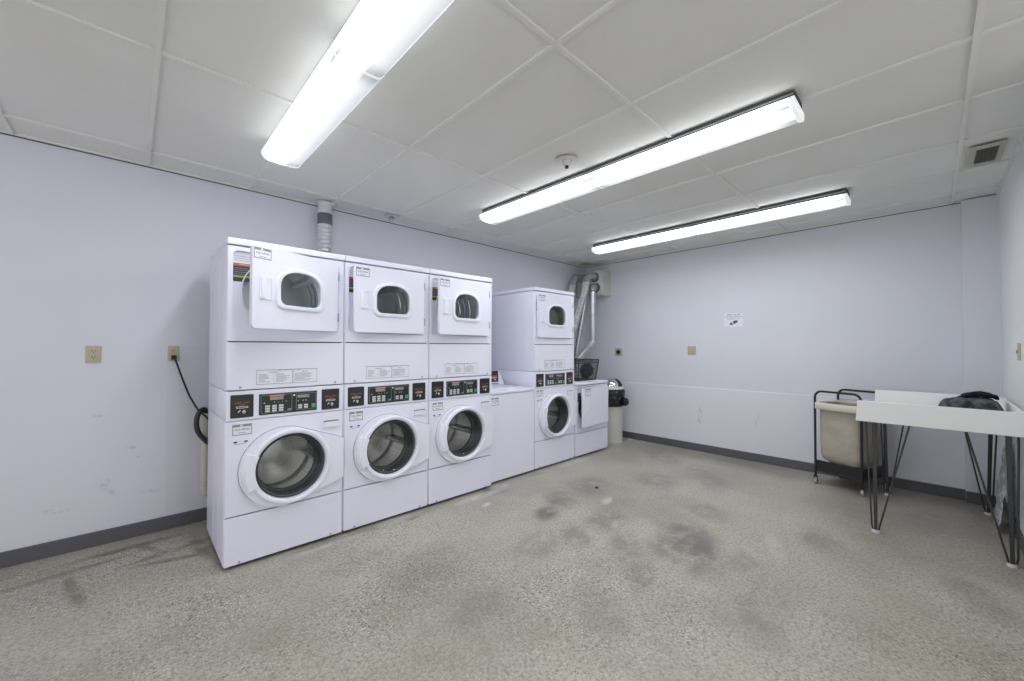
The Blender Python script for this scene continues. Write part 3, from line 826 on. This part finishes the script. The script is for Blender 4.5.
# ------------------------------------------------------------------ wire basket on the single dryer
def basket():
    x0, x1, y0, y1, z0, z1 = 4.06, 4.50, 3.05, 3.43, .903, 1.165
    root = tag(empty('wire_basket', (0, 0, 0)), 'black wire mesh basket sitting on the low single dryer, below the ducts', 'basket')
    fl = .03
    def P(u, v, t): # tapered box, u,v in 0..1
        k = fl*(1-t)
        return (x0+k+(x1-x0-2*k)*u, y0+k+(y1-y0-2*k)*v, z0+(z1-z0)*t)
    b = MB()
    def seg(a, c_, r=.0019): b.tube([a, c_], r, 'basketwire', 5)
    n = 13
    for i in range(-n, n+1):
        for dirn in (1, -1):
            for side in range(4):
                # diagonal lattice on each side
                a0 = i/n; t0, t1 = 0., 1.
                s0, s1 = a0, a0+dirn*.5
                if dirn < 0: s0, s1 = a0+.5, a0
                pts = []
                # clip to 0..1
                def cut(sa, ta, sb, tb):
                    if sa > sb: sa, ta, sb, tb = sb, tb, sa, ta
                    if sb <= 0 or sa >= 1: return None
                    if sa < 0: ta += (tb-ta)*(0-sa)/(sb-sa); sa = 0
                    if sb > 1: tb = ta+(tb-ta)*(1-sa)/(sb-sa); sb = 1
                    return sa, ta, sb, tb
                q = cut(s0, t0, s1, t1)
                if not q: continue
                sa, ta, sb, tb = q
                f = (lambda s_, t_: P(s_, 0, t_), lambda s_, t_: P(1, s_, t_), lambda s_, t_: P(s_, 1, t_), lambda s_, t_: P(0, s_, t_))[side]
                seg(f(sa, ta), f(sb, tb))
    for i in range(8):
        seg(P(i/7, 0, 0), P(i/7, 1, 0)); seg(P(0, i/7, 0), P(1, i/7, 0))
    b.build('wire_mesh', root, smooth=0)
    b = MB()
    for t, r in ((1, .007), (.86, .005), (0, .005)):
        lp = [P(0, 0, t), P(1, 0, t), P(1, 1, t), P(0, 1, t)]
        for i in range(4): b.tube([lp[i], lp[(i+1) % 4]], r, 'basketwire', 8)
    for u, v in ((0, 0), (1, 0), (1, 1), (0, 1)): b.tube([P(u, v, 0), P(u, v, 1)], .006, 'basketwire', 8)
    b.build('rim', root)
    tag(lump(4.395, 3.17, 1.018, .075, .09, .092, 'backcloth', 9, 'net_bag', amp=.35), 'crumpled black net bag lying inside the wire basket', 'bag')
basket()

# ------------------------------------------------------------------ ducts in the corner
def duct_box():
    root = tag(empty('duct_box', (0, 0, 0)), 'off-white square vent box mounted on the wall high in the corner', 'vent box')
    x0, x1, y0, y1, z0, z1 = 5.06, XB, 3.372, YL-.006, 2.115, 2.49
    b = MB(); b.box(x0+.006, x1, y0, y1, z0, z1, 'boxw', .004); body = b.build('box', root)
    b = MB(); b.box(x0, x0+.006, y0+.006, y1-.006, z0+.006, z1-.006, 'boxw', .002)
    for y, z in ((y0+.01, z1-.015), (y1-.02, z1-.015), (y0+.01, z0+.02)): b.box(x0-.003, x0, y, y+.012, z-.006, z+.006, 'screw', .002)
    b.build('face_plate', root)
    for y, z in ((3.50, 2.385), (3.70, 2.385), (3.48, 2.225)):
        b = MB(); lo = []
        for r, xx in ((.072, x0-.001), (.072, x0-.006), (.056, x0-.008), (.056, x0+.002)):
            lo.append([(xx, y+r*math.cos(2*PI*i/20), z+r*math.sin(2*PI*i/20)) for i in range(20)])
        b.loft(lo, 'pan'); b.build('collar', root)
duct_box()
def duct(name, label, parts):
    root = tag(empty(name, parts[0][2][-1] if False else (0, 0, 0)), label, 'duct', 'dryer exhaust ducts in the corner')
    for (pn, kind, pts, r) in parts:
        b = MB()
        if kind == 'flex': ribbed(b, pts, r, 'flex', .030, .22)
        else:
            b.tube(spline(pts, 8), r, 'galv', 18)
        b.build(pn, root, smooth=60 if kind != 'flex' else 50)
R = .048
duct('exhaust_duct', 'grey exhaust duct dropping straight from the vent box, ending in a short silver flex bend', [
    ('elbow', 'rigid', [(5.05, 3.48, 2.225), (5.0, 3.475, 2.235), (4.965, 3.468, 2.215), (4.95, 3.462, 2.16)], R+.004),
    ('straight_pipe', 'rigid', [(4.95, 3.462, 2.16), (4.95, 3.462, 1.42)], R),
    ('flexible_bend', 'flex', [(4.95, 3.462, 1.43), (4.945, 3.475, 1.38), (4.89, 3.535, 1.29), (4.84, 3.60, 1.19), (4.81, 3.65, 1.05), (4.80, 3.67, .6)], R)])
duct('flexible_duct', 'silver corrugated duct slanting across the other ducts down from the vent box', [
    ('elbow', 'rigid', [(5.05, 3.50, 2.385), (4.98, 3.50, 2.40), (4.90, 3.505, 2.37), (4.85, 3.51, 2.29)], R+.006),
    ('corrugated_hose', 'flex', [(4.85, 3.51, 2.30), (4.84, 3.525, 2.15), (4.80, 3.575, 1.93), (4.74, 3.645, 1.65), (4.70, 3.695, 1.4), (4.68, 3.705, .9)], R+.004)])
duct('flexible_duct', 'silver corrugated duct hanging behind the others, closest to the far stack', [
    ('elbow', 'rigid', [(5.05, 3.70, 2.385), (4.95, 3.70, 2.39), (4.84, 3.70, 2.35), (4.79, 3.70, 2.26)], R+.004),
    ('corrugated_hose', 'flex', [(4.79, 3.70, 2.27), (4.76, 3.735, 2.05), (4.71, 3.785, 1.8), (4.63, 3.795, 1.5), (4.58, 3.795, 1.2)], R)])
duct('straight_duct', 'smooth grey metal duct leaning behind the slanting silver duct', [
    ('pipe', 'rigid', [(4.97, 3.60, 2.10), (4.95, 3.625, 1.9), (4.90, 3.70, 1.35), (4.86, 3.75, .9)], .040)])

# duct behind the first stack
root = tag(empty('ceiling_duct', (1.24, 3.745, 0)), 'silver corrugated duct rising from the nearest stack into the ceiling', 'duct')
b = MB(); ribbed(b, [(.02, -.02, 1.2), (.01, -.01, 1.7), (.0, 0, 2.1), (.0, 0, 2.44)], .055, 'flex', .034, .24); b.build('corrugated_hose', root, smooth=25)
b = MB(); b.lathe_z(0, 0, [(.0605, 2.42), (.062, 2.43), (.062, 2.515), (.059, 2.52)], 'tape', 24); b.build('tape_band', root)['label'] = 'dark grey tape band'
b = MB(); b.lathe_z(0, 0, [(.057, 2.50), (.057, 2.60), (.062, 2.606), (.085, 2.612), (.085, H-.0005)], 'flex', 24); b.build('ceiling_collar', root)

# chrome fitting on the ceiling farther along
root = tag(empty('sprinkler_fitting', (1.83, 3.64, H)), 'small chrome sprinkler fitting on the ceiling edge above the stacked dryers', 'sprinkler')
b = MB(); b.lathe_z(0, 0, [(.068, -.001), (.068, -.006), (.052, -.014), (.034, -.018), (.034, -.006)], 'chrome', 24); b.build('escutcheon', root)
b = MB(); b.lathe_z(0, 0, [(.018, -.008), (.018, -.035), (.010, -.040), (.008, -.052), (.022, -.054), (.022, -.057), (.001, -.058)], 'chrome', 16); b.build('sprinkler_nozzle', root)

root = tag(empty('ceiling_sprinkler', (2.15, 1.715, H)), 'small white sprinkler head on a round plate in the ceiling', 'sprinkler')
b = MB(); b.lathe_z(0, 0, [(.075, -.001), (.075, -.005), (.06, -.009), (.03, -.010), (.001, -.010)], 'sprk', 28); b.build('round_plate', root)
b = MB(); b.lathe_z(0, 0, [(.034, -.010), (.034, -.020), (.022, -.034), (.016, -.040), (.001, -.041)], 'sprk', 20); b.build('sprinkler_body', root)
b = MB(); b.lathe_z(0, 0, [(.012, -.040), (.013, -.055), (.001, -.057)], 'black', 14); b.build('deflector', root)

# ceiling vent
root = tag(empty('ceiling_vent', (4.085, -.262, H)), 'small cream ceiling vent with a dark grille near the corner by the side wall', 'vent')
b = MB()
b.box(-.20, .20, -.080, .078, -.008, -.001, 'ventf', .002); fr = b.build('frame', root)
b = MB(); b.box(-.138, .132, -.052, .042, -.0095, -.008, 'ventd'); b.build('grille', root, smooth=0)
b = MB()
for i in range(7):
    y = -.046+i*.0135; b.hexa([(-.136, y, -.016), (.130, y, -.016), (.130, y+.003, -.016), (-.136, y+.003, -.016), (-.136, y+.006, -.009), (.130, y+.006, -.009), (.130, y+.009, -.009), (-.136, y+.009, -.009)], 'ventd')
b.build('louvre', root, smooth=0)

# ------------------------------------------------------------------ wall plates
def outlet(x, z, wd, ht, label, plug=False):
    root = tag(empty('wall_outlet', (x, YL, z)), label, 'outlet', 'beige outlets on the long wall')
    b = MB(); b.box(-wd/2, wd/2, -.007, 0, -ht/2, ht/2, 'beige', .003); b.build('cover_plate', root)
    for s in (1, -1):
        b = MB(); cz = s*ht*.17
        b.plate([(.018*math.cos(t), cz+max(-.0135, min(.0135, .018*math.sin(t)))) for t in [2*PI*i/24 for i in range(24)]], [], -.0095, -.006, 'beige')
        for u in (-.007, .007): b.box(u-.0016, u+.0016, -.0102, -.009, cz-.001, cz+.008, 'ink')
        b.plate(circ(0, cz-.008, .0032, 8), [], -.0102, -.009, 'ink')
        b.build('receptacle', root, smooth=0)
    b = MB(); b.lathe_y(0, 0, [(.001, -.009), (.003, -.0088), (.0035, -.007)], 'screw', 8); b.build('screw', root)
outlet(-.187, 1.275, .074, .114, 'beige double outlet on the long wall with nothing plugged in')
outlet(.221, 1.277, .066, .112, 'beige double outlet on the long wall with the black cord plugged in')
root = tag(empty('power_cord', (.221, YL, 1.25)), 'black power cord hanging from the outlet to behind the first stack', 'cord')
b = MB(); b.box(-.014, .016, -.040, -.0105, -.018, .014, 'cord', .005); b.build('plug', root)
b = MB(); b.tube(spline([(.004, -.034, -.008), (.015, -.045, -.04), (.05, -.048, -.16), (.085, -.05, -.27), (.105, -.07, -.32), (.135, -.12, -.385), (.18, -.155, -.44), (.235, -.165, -.52)], 8), .0062, 'cord', 8); b.build('cable', root)

# stand pipe and drain hose
root = tag(empty('drain_pipe', (.412, YL-.055, 0)), 'beige drain standpipe on the long wall beside the first washer', 'pipe')
b = MB(); b.lathe_z(0, 0, [(.028, .29), (.028, .80), (.030, .80), (.030, .825), (.022, .825), (.022, .78)], 'beige_pipe', 20); b.build('riser', root)
b = MB(); b.tube(spline([(0, 0, .30), (0, 0, .255), (.015, 0, .225), (.05, 0, .215), (.09, 0, .215)], 6), .029, 'beige_pipe', 16); b.lathe_z(0, 0, [(.0285, .275), (.034, .277), (.034, .315), (.0285, .317)], 'beige_pipe', 20); b.build('bottom_elbow', root)
root = tag(empty('drain_hose', (.412, YL-.055, 0)), 'dark grey drain hose looping out of the standpipe beside the first washer', 'hose')
b = MB(); ribbed(b, [(.004, 0, .70), (.002, 0, .81), (-.012, -.02, .857), (-.045, -.05, .84), (-.062, -.055, .78), (-.052, -.055, .70), (-.01, -.05, .63), (.05, -.05, .57), (.12, -.05, .54)], .0165, 'hose', .012, .10, 12); b.build('hose_run', root, smooth=30)

# back wall plates
root = tag(empty('dryer_outlet', (XB, 3.24, 1.258)), 'beige plate with a single round black socket on the far wall near the ducts', 'outlet')
b = MB(); b.box(-.008, 0, -.057, .057, -.057, .057, 'beige', .003); b.build('cover_plate', root)
b = MB(); lo = [[(xx, r*math.cos(2*PI*i/20), r*math.sin(2*PI*i/20)) for i in range(20)] for r, xx in ((.034, -.007), (.033, -.014), (.026, -.016), (.024, -.010), (.001, -.010))]; b.loft(lo, 'black'); b.build('socket', root)
root = tag(empty('blank_plate', (XB, 2.153, 1.29)), 'small plain beige cover plate on the far wall, below the notice', 'cover plate')
b = MB(); b.box(-.008, 0, -.052, .052, -.057, .057, 'beige', .003); b.build('plate', root)
for z in (-.035, .035):
    b = MB(); b.box(-.0095, -.0075, -.004, .004, z-.004, z+.004, 'screw', .0005); b.build('screw', root)
root = tag(empty('wall_switch', (4.285, YR, 1.305)), 'beige switch plate on the side wall above the table', 'switch')
b = MB(); b.box(-.052, .052, 0, .007, -.057, .057, 'beige', .003); b.build('switch_plate', root)
b = MB(); b.box(-.006, .006, .006, .016, -.012, .012, 'beige', .002); b.build('toggle', root)

# notice on the back wall (turned to face the room)
root = tag(empty('wall_notice', (XB-.0005, 1.655, 1.665), -PI/2), 'small white paper notice with three lines and a dark camera emblem on the far wall', 'notice')
b = MB(); b.box(-.105, .105, -.001, 0, -.085, .085, 'paper')
b.text("SMILE YOU'RE", .024, 0, .062, -.0014, 'ink'); b.text('UNDER VIDEO SURVEILLANCE', .0165, 0, .036, -.0014, 'ink', sx=.9); b.text('24 HOURS A DAY', .018, 0, .012, -.0014, 'ink')
b.plate([(.0+.030*math.cos(t)-.012, -.042+.016*math.sin(t)+.25*.030*math.cos(t)) for t in [2*PI*i/20 for i in range(20)]], [], -.0016, -.001, 'ink')
b.plate([(.020+.030*math.cos(t), -.026+.018*math.sin(t)+.25*.03*math.cos(t)) for t in [2*PI*i/20 for i in range(20)]], [], -.0018, -.001, 'ink')
b.plate([(-.006+.012*math.cos(t), -.036+.008*math.sin(t)) for t in [2*PI*i/14 for i in range(14)]], [], -.0022, -.001, 'paper')
b.build('printed_sheet', root, smooth=0, normals=False)

# ------------------------------------------------------------------ bin
def bin_():
    cx, cy = 4.935, 3.135
    root = tag(empty('trash_bin', (cx, cy, 0)), 'tall off-white bin with a chrome swing lid, standing past the single dryer', 'bin')
    b = MB(); b.lathe_z(0, 0, [(.001, .004), (.142, .004), (.148, 0), (.150, .02), (.158, .70), (.160, .74)], 'binbody', 36); b.build('bin_body', root)
    b = MB(); b.lathe_z(0, 0, [(.160, .735), (.167, .737), (.168, .760), (.163, .772), (.150, .775), (.145, .765)], 'binrim', 36); b.build('rim', root)
    b = MB(); lo = []
    for j in range(9):
        t = PI/2*j/8; lo.append([(.150*math.cos(t)*math.cos(2*PI*i/32), .150*math.cos(t)*math.sin(2*PI*i/32), .770+.125*math.sin(t)) for i in range(32)])
    b.loft(lo, 'chrome', False, False, True); b.build('dome_lid', root, smooth=60)['label'] = 'chrome dome lid'
    b = MB()   # black sector paints a dark reflection onto the chrome dome
    lo = []
    for j in range(7):
        t = .10+1.05*j/6; lo.append([(.154*math.cos(t)*math.cos(a), .154*math.cos(t)*math.sin(a), .772+.128*math.sin(t)) for a in [PI*1.42+.30*PI*i/14 for i in range(15)]])
    vs = [p for l in lo for p in l]; b.add(vs, [[j*15+i, j*15+i+1, (j+1)*15+i+1, (j+1)*15+i] for j in range(6) for i in range(14)], 'black'); b.build('dome_reflection', root, smooth=60)
    def wob(a, z): return .035*math.sin(7*a+z*30)*(1 if z < .7 else .3)+.02*math.sin(13*a-z*40)
    b = MB(); b.lathe_z(0, 0, [(.170, .745), (.182, .72), (.184, .62), (.190, .56), (.186, .52), (.168, .505), (.158, .53)], 'bag', 48, wob=wob); b.build('bin_liner', root, smooth=60)['label'] = 'black plastic bag folded over the rim'
    k = lump(.005, -.215, .575, .05, .052, .055, 'bag', 2, 'bag_knot', root, 16, 10, .25)
bin_()

# ------------------------------------------------------------------ folding table
def table():
    x0, x1, y0, y1 = 3.80, 4.91, -.383, .376; yb = .356
    root = tag(empty('laundry_table', (0, 0, 0)), 'white laminate laundry table with raised rims and dark hairpin legs, pushed against the side wall', 'table')
    b = MB(); b.hexa([(x, y, z) for z in (.800, .826) for x, y in ((x0+.015, y0+.015), (x1-.015, y0+.015), (x1-.015, yb-.003), (x0+.015, y1-.004))], 'table'); b.build('tray_floor', root, bevel=.003)
    zt, zb = .949, .803
    b = MB(); b.hexa([(x0, y0, zb), (x0+.02, y0, zb), (x0+.02, y1+.006, zb), (x0, y1+.006, zb), (x0-.004, y0, zt), (x0+.018, y0, zt), (x0+.018, y1-.006, zt), (x0-.004, y1-.006, zt)], 'table'); b.build('front_rim', root, bevel=.003)
    b = MB(); b.box(x1-.02, x1, y0, yb-.002, zb, zt, 'table', .003); b.build('back_rim', root)
    b = MB(); b.box(x0+.018, x1-.018, y0, y0+.02, zb, zt, 'table', .003)
    # curved fillet in the back corner
    arc = [(x1-.018, y0+.22), (x1-.03, y0+.14), (x1-.07, y0+.07), (x1-.14, y0+.03), (x1-.24, y0+.018)]
    lo = [[(a, c_, .826), (a, c_, zt-.002), (x1-.019, y0+.019, zt-.002), (x1-.019, y0+.019, .826)] for a, c_ in arc]
    b.loft(lo, 'table', False, True, True)
    b.build('wall_rim', root)
    # legs: flat tapering post with a hairpin rod on each side, white foot cap
    def leg(fx, fy, sx, ty, inner, outer, xo):
        b = MB()
        w0, w1 = .0095, .0125
        tx = fx+xo
        b.hexa([(fx-w0*.8, fy-w0, .012), (fx+w0*.8, fy-w0, .012), (fx+w0*.8, fy+w0, .012), (fx-w0*.8, fy+w0, .012),
                (tx-w1*.8, ty-w1, .801), (tx+w1*.8, ty-w1, .801), (tx+w1*.8, ty+w1, .801), (tx-w1*.8, ty+w1, .801)], 'leg')
        lg = b.build('leg', root, bevel=.003)
        for yy in (inner, outer):
            s = 1 if yy > fy else -1
            b = MB(); b.tube([(fx, fy+s*.016, .02), (fx-.004, fy+s*.021, .05), (tx, yy, .801)], .0055, 'rod', 8); b.build('brace_rod', lg)
        b = MB(); b.box(tx-.025, tx+.025, min(inner, outer)-.02, max(inner, outer)+.02, .794, .8005, 'rod', .002); b.build('mounting_plate', lg)
        b = MB(); b.lathe_z(fx, fy, [(.001, 0), (.023, 0), (.025, .006), (.022, .016), (.001, .018)], 'foot', 16); b.build('foot_cap', lg)['label'] = 'white foot cap'
    leg(3.905, .287, 1, .288, .105, .335, 0)
    leg(3.895, -.330, 1, -.322, -.150, -.362, 0)
    leg(4.955, .283, 1, .292, .150, .318, -.10)
    leg(4.965, -.304, 1, -.318, -.160, -.350, -.11)
table()

# clothes on the table
def clothes():
    from mathutils import noise
    root = tag(empty('folded_clothes', (4.32, -.190, .827)), 'crumpled pile of dark slate clothes lying on the white laundry table', 'clothes')
    b = MB(); nx, ny = 36, 36
    out = [(.05, .165), (-.05, .12), (-.19, .13), (-.21, -.02), (-.19, -.125), (-.05, -.16), (.14, -.14), (.20, -.02), (.16, .08)]
    def rad(a):
        # radius of the outline polygon in direction a
        d = (math.cos(a), math.sin(a)); best = .1
        for i in range(len(out)):
            p, q = out[i], out[(i+1) % len(out)]
            ex, ey = q[0]-p[0], q[1]-p[1]; den = d[0]*ey-d[1]*ex
            if abs(den) < 1e-9: continue
            t = (p[0]*ey-p[1]*ex)/den; s_ = (p[0]*d[1]-p[1]*d[0])/den
            if t > 0 and -.001 <= s_ <= 1.001: best = t
        return best
    rings = []
    NR = 14; NA = 60
    for j in range(NR+1):
        k = 1-j/(NR+1); lp = []
        for i in range(NA):
            a = 2*PI*i/NA; r = rad(a)*k*1.05
            x, y = r*math.cos(a), r*math.sin(a)
            hgt = (.140+.10*x)*(1-k**7)+.034*noise.noise(Vector((x*13, y*9, 1)))*(1-k**6)+.035*abs(noise.noise(Vector((x*7+y*20, y*6, 4))))*(1-k**5)
            lp.append((x, y, max(.001, hgt)))
        rings.append(lp)
    b.loft([[(x*.96, y*.96, .0005) for x, y, z in rings[0]]]+rings, 'denim', False, True, True)
    b.build('garment', root, smooth=60)
    b = MB(); lo = []
    for j in range(8):
        lp = []
        t = j/7
        for i in range(12):
            u = i/11
            x = .06+.20*(t-.35); y = -.13+.17*u
            lp.append((x, y, .158+.035*math.sin(PI*min(1, u*.9+.1))*(1-abs(t-.5)*.9)+.01*noise.noise(Vector((x*30, y*30, 2)))))
        lo.append(lp)
    vs = [p for l in lo for p in l]+[(p[0], p[1], p[2]-.02) for l in lo for p in l]; n = 12; N = 96
    fs = [[j*n+i, j*n+i+1, (j+1)*n+i+1, (j+1)*n+i] for j in range(7) for i in range(11)]
    fs += [[N+k for k in reversed(f)] for f in fs]
    edge = [i for i in range(12)]+[j*n+11 for j in range(1, 8)]+[7*n+i for i in range(10, -1, -1)]+[j*n for j in range(6, 0, -1)]
    fs += [[edge[i], edge[(i+1) % len(edge)], N+edge[(i+1) % len(edge)], N+edge[i]] for i in range(len(edge))]
    b.add(vs, fs, 'darkcloth'); b.build('dark_flap', root, smooth=60)['label'] = 'black folded piece on top of the pile'
clothes()

# crumpled plastic sheet leaning on the side wall under the table
def plastic():
    from mathutils import noise
    b = MB(); n, mm = 14, 22; A = []
    for j in range(mm):
        t = j/(mm-1)
        for i in range(n):
            u = i/(n-1)
            x = 4.52+.30*u+.06*t+.03*math.sin(5*t)
            wdt = .5+.5*math.sin(PI*min(1, .25+t*.9))
            x = 4.66+(u-.5)*.36*wdt
            z = .004+.60*t+.05*noise.noise(Vector((u*3, 2, 1)))*(t > .02)
            y = YR+.085-.050*t+.02*noise.noise(Vector((u*4, t*7, 3)))
            A.append((x, max(y, YR+.016), max(z, .002)))
    N = len(A); vs = A+[(x, y+.004, z) for x, y, z in A]
    fs = [[j*n+i, j*n+i+1, (j+1)*n+i+1, (j+1)*n+i] for j in range(mm-1) for i in range(n-1)]
    fs += [[N+k for k in reversed(f)] for f in fs]
    edge = list(range(n))+[j*n+n-1 for j in range(1, mm)]+[(mm-1)*n+i for i in range(n-2, -1, -1)]+[j*n for j in range(mm-2, 0, -1)]
    fs += [[edge[i], edge[(i+1) % len(edge)], N+edge[(i+1) % len(edge)], N+edge[i]] for i in range(len(edge))]
    b.add(vs, fs, 'plastic')
    tag(b.build('plastic_sheet', smooth=60), 'crumpled pale plastic sheet leaning on the side wall under the table', 'plastic sheet')
plastic()

# ------------------------------------------------------------------ laundry hamper
def hamper():
    from mathutils import noise
    root = tag(empty('laundry_hamper', (0, 0, 0)), 'rolling laundry hamper with a tan canvas bag in a black tube frame, beside the table', 'hamper')
    A, B_, C_, D_ = Vector((4.872, .792, 0)), Vector((4.745, .436, 0)), Vector((5.113, .305, 0)), Vector((5.240, .661, 0))
    def Q(u, v, z):   # u across the front (0 = far from the table), v towards the wall
        p = A.lerp(B_, u).lerp(D_.lerp(C_, u), v); return (p.x, p.y, z)
    b = MB(); r = .0105
    for v in (0, 1):
        path = [Q(0, v, .075)]+[Q(0, v, .80)]
        arcp = []
        for i in range(7):
            t = PI/2*i/6; arcp.append(Q(.16*(1-math.cos(t)), v, .84+.065*math.sin(t)))
        arcp2 = [Q(1-(.16*(1-math.cos(PI/2*i/6))), v, .84+.065*math.sin(PI/2*i/6)) for i in range(6, -1, -1)]
        b.tube(path+arcp+arcp2+[Q(1, v, .80), Q(1, v, .075)], r, 'frame_black', 10)
    for z in (.135, .77):
        for u in (0, 1): b.tube([Q(u, 0, z), Q(u, 1, z)], .008, 'frame_black', 8)
        for v in (0, 1): b.tube([Q(0, v, z), Q(1, v, z)], .008, 'frame_black', 8)
    b.build('frame', root)
    b = MB(); e = .03
    lo = [[Q(e, e, z), Q(1-e, e, z), Q(1-e, 1-e, z), Q(e, 1-e, z)] for z in (.128, .134)]
    b.loft(lo, 'frame_black', False, True, True)
    for v0, v1 in ((0, .012), ):
        lo = [[Q(.03, v, .14), Q(.97, v, .14), Q(.97, v, .235), Q(.03, v, .235)] for v in (v0, v1)]; b.loft(lo, 'frame_black', False, True, True)
    lo = [[Q(u, .03, .14), Q(u, .97, .14), Q(u, .97, .235), Q(u, .03, .235)] for u in (.988, 1.0)]; b.loft(lo, 'frame_black', False, True, True)
    b.build('base_tray', root)
    # bag: rounded square tube that sags at the bottom
    n = 56; loops = []
    def sq(a, k):
        cx, sy = math.cos(a), math.sin(a); q = (abs(cx)**6+abs(sy)**6)**(-1/6)
        return .5+.5*k*q*cx, .5+.5*k*q*sy
    zs = [.775, .70, .6, .5, .4, .3, .24, .20]
    for j, z in enumerate(zs):
        lp = []; t = j/(len(zs)-1)
        for i in range(n):
            a = 2*PI*i/n; k = (.965, .955, .945, .94, .935, .92, .87, .60)[j]
            u, v = sq(a, k+.022*noise.noise(Vector((math.cos(a)*2.5, math.sin(a)*2.5, z*5)))*min(1, t*4))
            # the bottom hangs lowest right of the middle
            dz = .045*(abs(u-.62)*1.6)**1.5 if j >= 4 else 0
            lp.append(Q(u, v, z+dz*(t-.4)))
        loops.append(lp)
    inner = [[(p[0]+(4.97-p[0])*.03, p[1]+(.60-p[1])*.03, p[2]+.004) for p in l] for l in loops]
    b = MB(); b.loft(loops, 'canvas', False, False, True); b.loft(inner, 'canvas', False, False, True); b.ring(loops[0], inner[0], 'canvas')
    bag = b.build('canvas_bag', root, smooth=60); bag['label'] = 'tan canvas bag'
    b = MB(); lo = []
    for z, k in ((.733, 1.15), (.736, 1.17), (.79, 1.17), (.797, 1.15), (.795, .99), (.74, .97)):
        lo.append([Q(*sq(2*PI*i/n, k*.98), z) for i in range(n)])
    b.loft(lo, 'hem', True); b.build('folded_hem', bag, smooth=60)['label'] = 'cream hem folded over the rails'
    for u in (0, 1):
        for v in (0, 1):
            p = Q(u, v, 0)
            b = MB(); lo = []
            for rr, yy in ((.004, -.011), (.024, -.011), (.028, -.006), (.028, .006), (.024, .011), (.004, .011)):
                lo.append([(p[0]+.008+rr*math.cos(2*PI*i/18), p[1]+yy, .028+rr*math.sin(2*PI*i/18)) for i in range(18)])
            b.loft(lo, 'wheel', False, True, True)
            b.box(p[0]-.006, p[0]+.02, p[1]-.016, p[1]-.012, .024, .07, 'frame_black'); b.box(p[0]-.006, p[0]+.02, p[1]+.012, p[1]+.016, .024, .07, 'frame_black'); b.box(p[0]-.008, p[0]+.02, p[1]-.016, p[1]+.016, .064, .078, 'frame_black', .002)
            b.build('caster', root)['label'] = 'grey caster wheel'
hamper()

# ------------------------------------------------------------------ bits on the floor
b = MB(); b.lathe_z(3.195, 2.19, [(.001, .012), (.012, .011), (.016, .006), (.016, 0), (.001, 0)], 'black', 12)
tag(b.build('bottle_cap'), 'tiny black cap lying alone in the middle of the concrete floor', 'cap')
def scrap(x, y, s, sd, label):
    o = lump(x, y, .008, s, s*.6, .008, 'lint', sd, 'paper_scrap', None, 14, 8, .4); tag(o, label, 'scrap', 'paper scraps by the far wall')
scrap(5.17, 2.98, .035, 1, 'pale paper scrap on the floor closest to the bin')
scrap(5.13, 2.74, .026, 2, 'pale paper scrap on the floor farther along the far baseboard from the bin')
